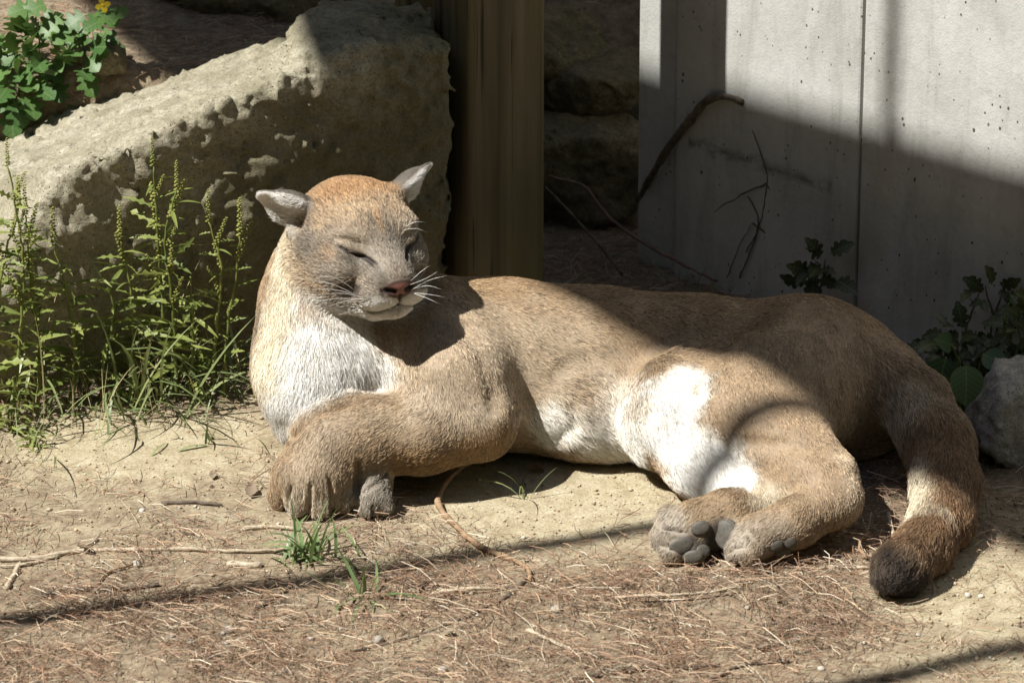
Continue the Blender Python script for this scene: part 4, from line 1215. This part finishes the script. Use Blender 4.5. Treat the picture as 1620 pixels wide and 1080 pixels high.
    ml = line2(hl, MOUTH, .0034); mix(DARK * 2, ml * .5); L = L * (1 - ml) + .002 * ml
    # nose leather
    q = np.stack([np.maximum(0, .128 - f) / .010, l / (.0265 - .35 * np.clip(-.022 - u, 0, .02)), (u + .027) / .0150], 1)
    nose = (1 - smooth(.85, 1.05, np.linalg.norm(q, axis=1))) * (f > .11)
    mix((.23, .10, .075), nose); mix((.03, .022, .02), nose * smooth(.45, .85, np.linalg.norm(q, axis=1)) * .9)
    mix((.015, .01, .01), line2(hl, NOSTRIL, .0052)); mix((.02, .015, .015), line2(hl, PHIL, .0036) * .9)
    # muzzle short
    mz = head * smooth(.06, .11, f); L = np.minimum(L, .0095 - .0022 * mz + 1 * (1 - head))
    # ears
    mix(GREY * .5, ear * (1 - inner)); mix(np.array((.84, .80, .74)), inner)
    ln(.005, ear); ln(.012 * (1 - .6 * smooth(.1, .125, al)), inner)
    bare = np.clip(nose * 1.3, 0, 1)
    return col, L, V, bare

PADS = []
def make_cougar():
    me = mesh_np('cougar', CV, CF)
    col, L, fl, bare = coat(CV, CN)
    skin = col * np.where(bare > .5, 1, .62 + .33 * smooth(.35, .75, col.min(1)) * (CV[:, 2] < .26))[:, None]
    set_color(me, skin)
    sk = bpy.data.materials.new('cougar_skin'); sk.use_nodes = True
    nt = sk.node_tree; b = nt.nodes['Principled BSDF']
    at = nt.nodes.new('ShaderNodeAttribute'); at.attribute_name = 'coat'
    nt.links.new(at.outputs['Color'], b.inputs['Base Color']); b.inputs['Roughness'].default_value = .6
    b.inputs['Specular IOR Level'].default_value = .3
    body = link('cougar', me, sk)
    tag(body, 'tawny cougar dozing on bare ground before the boulder, with white chest and dark tail tip', 'cougar')
    # pads of the hind feet, lying proud of the soles
    qp = to_px(CV); dep = (CV - CAM) @ VF
    def surf(px, py, r=5):
        hh = np.hypot(qp[:, 0] - px, qp[:, 1] - py); m = np.nonzero(hh < max(r, hh.min() + 2))[0]
        i = m[np.argmin(dep[m])]; return CV[i], CN[i]
    pm, pt, pbs = mat('paw_pad', .55, .3); pn = NB(pt)
    pt.links.new(pn.ramp(pn.noise(3, 4), [(.3, (.06, .055, .045)), (.7, (.12, .108, .088))]), pbs.inputs['Base Color'])
    for (x, y, a, b2, ang) in ((1102, 836, .0155, .011, .35), (1083, 861, .019, .0125, .25), (1090, 880, .016, .010, .2), (1140, 845, .018, .024, .3), (1150, 826, .010, .011, .4), (1118, 872, .012, .010, 0), (1232, 868, .011, .009, .3), (1252, 864, .010, .010, .2), (1243, 881, .014, .009, 0)):
        p, nn = surf(x, y, 8); nn = unit(nn - VF * .8)
        bm = bmesh.new(); bmesh.ops.create_icosphere(bm, subdivisions=3, radius=1)
        for f_ in bm.faces: f_.smooth = True
        me_ = bpy.data.meshes.new('paw_pad'); bm.to_mesh(me_); bm.free()
        o = link('paw_pad', me_, pm, body)
        ux = unit(np.cross(nn, np.cross(A3(math.cos(ang), 0, math.sin(ang)), nn))); uy = np.cross(nn, ux)
        mm = np.column_stack([ux * a, uy * b2, nn * .0038])
        o.matrix_local = Matrix([[*mm[0], p[0] + nn[0] * .001], [*mm[1], p[1] + nn[1] * .001], [*mm[2], p[2] + nn[2] * .001], [0, 0, 0, 1]])
        PADS.append((p, max(a, b2)))
    wm, wt, wb = mat('whisker', .4, .5); wb.inputs['Base Color'].default_value = (.85, .83, .78, 1)
    for i, (x0, y0, x1, y1, dz, Ye) in enumerate(((556, 462, 486, 442, 6, .10), (560, 468, 494, 458, 4, .10), (566, 472, 500, 476, 3, .09), (575, 476, 520, 484, 3, .08), (572, 470, 505, 466, 5, .09), (580, 480, 535, 498, -2, .07), (556, 458, 512, 436, 6, .10),
            (657, 450, 692, 430, 5, .10), (658, 456, 706, 436, 4, .10), (658, 462, 700, 458, 3, .10), (657, 468, 694, 480, 2, .09), (657, 446, 680, 420, 5, .12), (658, 466, 704, 470, 3, .1), (646, 356, 674, 352, 4, .12), (646, 364, 676, 368, 4, .12))):
        p, nn = surf(x0, y0, 8); e = W(x1, y1, p[1] + (Ye - .1) - .015); mdl = (p + e) / 2 + A3(0, 0, dz * .001) + nn * .006
        link('whisker', tube('whisker', [p, mdl, e], [.0003, .00026, .0001], 4), wm, body)
    # fur roots
    tri = np.concatenate([CF[:, [0, 1, 2]], CF[:, [0, 2, 3]]])
    a, b_, c_ = CV[tri[:, 0]], CV[tri[:, 1]], CV[tri[:, 2]]
    fn = np.cross(b_ - a, c_ - a); area = np.linalg.norm(fn, axis=1) / 2
    fn = unit(fn); cen = (a + b_ + c_) / 3
    face = (fn @ -VF)
    w = area * np.where(face > -.25, 1.0, .12)
    hd = head_local(cen); isH = np.linalg.norm((hd - [.02, 0, 0]) / [1.25, 1.1, 1.1], axis=1) < .105
    w *= np.where(isH, 2.6, 1.0) * np.where(isH & (hd[:, 0] > .07), 1.7, 1.0)
    w[cen[:, 2] < .004] = 0
    idx = rng.choice(len(tri), NHAIR, p=w / w.sum())
    r1, r2 = rng.random(NHAIR), rng.random(NHAIR); sq = np.sqrt(r1)
    ba = np.stack([1 - sq, sq * (1 - r2), sq * r2], 1)
    t = tri[idx]
    P = sum(ba[:, i, None] * CV[t[:, i]] for i in range(3))
    N = unit(sum(ba[:, i, None] * CN[t[:, i]] for i in range(3)))
    col, L, fl, bare = coat(P, N)
    for pc_, pr_ in PADS: bare = np.maximum(bare, 1 - smooth(.75, 1.0, np.linalg.norm(P - pc_, axis=1) / pr_))
    keep = rng.random(NHAIR) > bare
    P, N, col, L, fl = P[keep], N[keep], col[keep], L[keep], fl[keep]
    n = len(P)
    # tufts: neighbouring hairs lean the same way
    amp = np.clip((L - .006) / .02, .12, 1.0)
    tf = np.stack([fbm(P * 55 + o, 2) for o in (0, 11, 23)], 1)
    tg = np.stack([fbm(P * 160 + o, 2) for o in (3, 17, 29)], 1)
    fl = fl + tf * (.26 * amp)[:, None] + tg * (.18 * amp)[:, None] + rng.normal(0, .2, (n, 3))
    tl = unit(fl - (fl * N).sum(1)[:, None] * N)
    lift = np.clip(.36 + .22 * amp * fbm(P * 70 + 40, 2) + rng.normal(0, .12, n), .08, 1.0)
    L = L * np.clip(rng.normal(1, .18, n), .5, 1.5) * (1 + .25 * fbm(P * 45 + 60, 2))
    K = 5
    S = np.linspace(0, 1, K)
    pos = np.zeros((n, K, 3), np.float32)
    down = A3(0, 0, -1)
    for i, s_ in enumerate(S):
        pos[:, i] = P - N * .0008 + L[:, None] * (tl * (s_ * np.cos(lift))[:, None] + N * (np.sin(lift) * (s_ - .55 * s_ * s_))[:, None] + down * (.10 * s_ * s_ * amp)[:, None])
    pos[:, :, 2] = np.maximum(pos[:, :, 2], .002)
    hc = bpy.data.hair_curves.new('fur')
    hc.add_curves([K] * n)
    hc.attributes['position'].data.foreach_set('vector', pos.ravel())
    rad = (np.array([1, .95, .85, .6, .15])[None] * (.00022) * np.clip(L / .010, .8, 1.3)[:, None]).astype(np.float32)
    ra = hc.attributes.get('radius') or hc.attributes.new('radius', 'FLOAT', 'POINT')
    ra.data.foreach_set('value', rad.ravel())
    isF = smooth(.105, .08, np.linalg.norm((head_local(P) - [.03, 0, 0]) / [1.25, 1.1, 1.1], axis=1))
    tick = rng.random(n); whiteish = smooth(.35, .75, col.min(1))
    k = np.exp(rng.normal(0, .24, n) * (1 + .35 * isF)) * np.where(tick < (.20 + .08 * isF) * (1 - whiteish), .30, 1) * np.where(tick > .86, 1.28, 1)
    hcol = np.clip(col * k[:, None] * (1 + .16 * fbm(P * 40 + 90, 3))[:, None], 0, .92)
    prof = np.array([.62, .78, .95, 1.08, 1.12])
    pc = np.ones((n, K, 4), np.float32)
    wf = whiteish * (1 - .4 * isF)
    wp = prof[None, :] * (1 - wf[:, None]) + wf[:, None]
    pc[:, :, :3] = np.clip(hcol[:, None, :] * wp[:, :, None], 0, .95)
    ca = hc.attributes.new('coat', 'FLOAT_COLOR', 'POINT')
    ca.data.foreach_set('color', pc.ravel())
    fm = bpy.data.materials.new('cougar_fur'); fm.use_nodes = True
    nt = fm.node_tree; nt.nodes.clear()
    out = nt.nodes.new('ShaderNodeOutputMaterial')
    at = nt.nodes.new('ShaderNodeAttribute'); at.attribute_name = 'coat'
    pb = nt.nodes.new('ShaderNodeBsdfPrincipled'); pb.inputs['Roughness'].default_value = .5; pb.inputs['Specular IOR Level'].default_value = .25
    nt.links.new(at.outputs['Color'], pb.inputs['Base Color']); nt.links.new(pb.outputs[0], out.inputs['Surface'])
    fur = link('fur', hc, fm, body)
    return body

NHAIR = 500000
cougar = make_cougar()
print('fur', round(time.time() - T0, 1), 's')
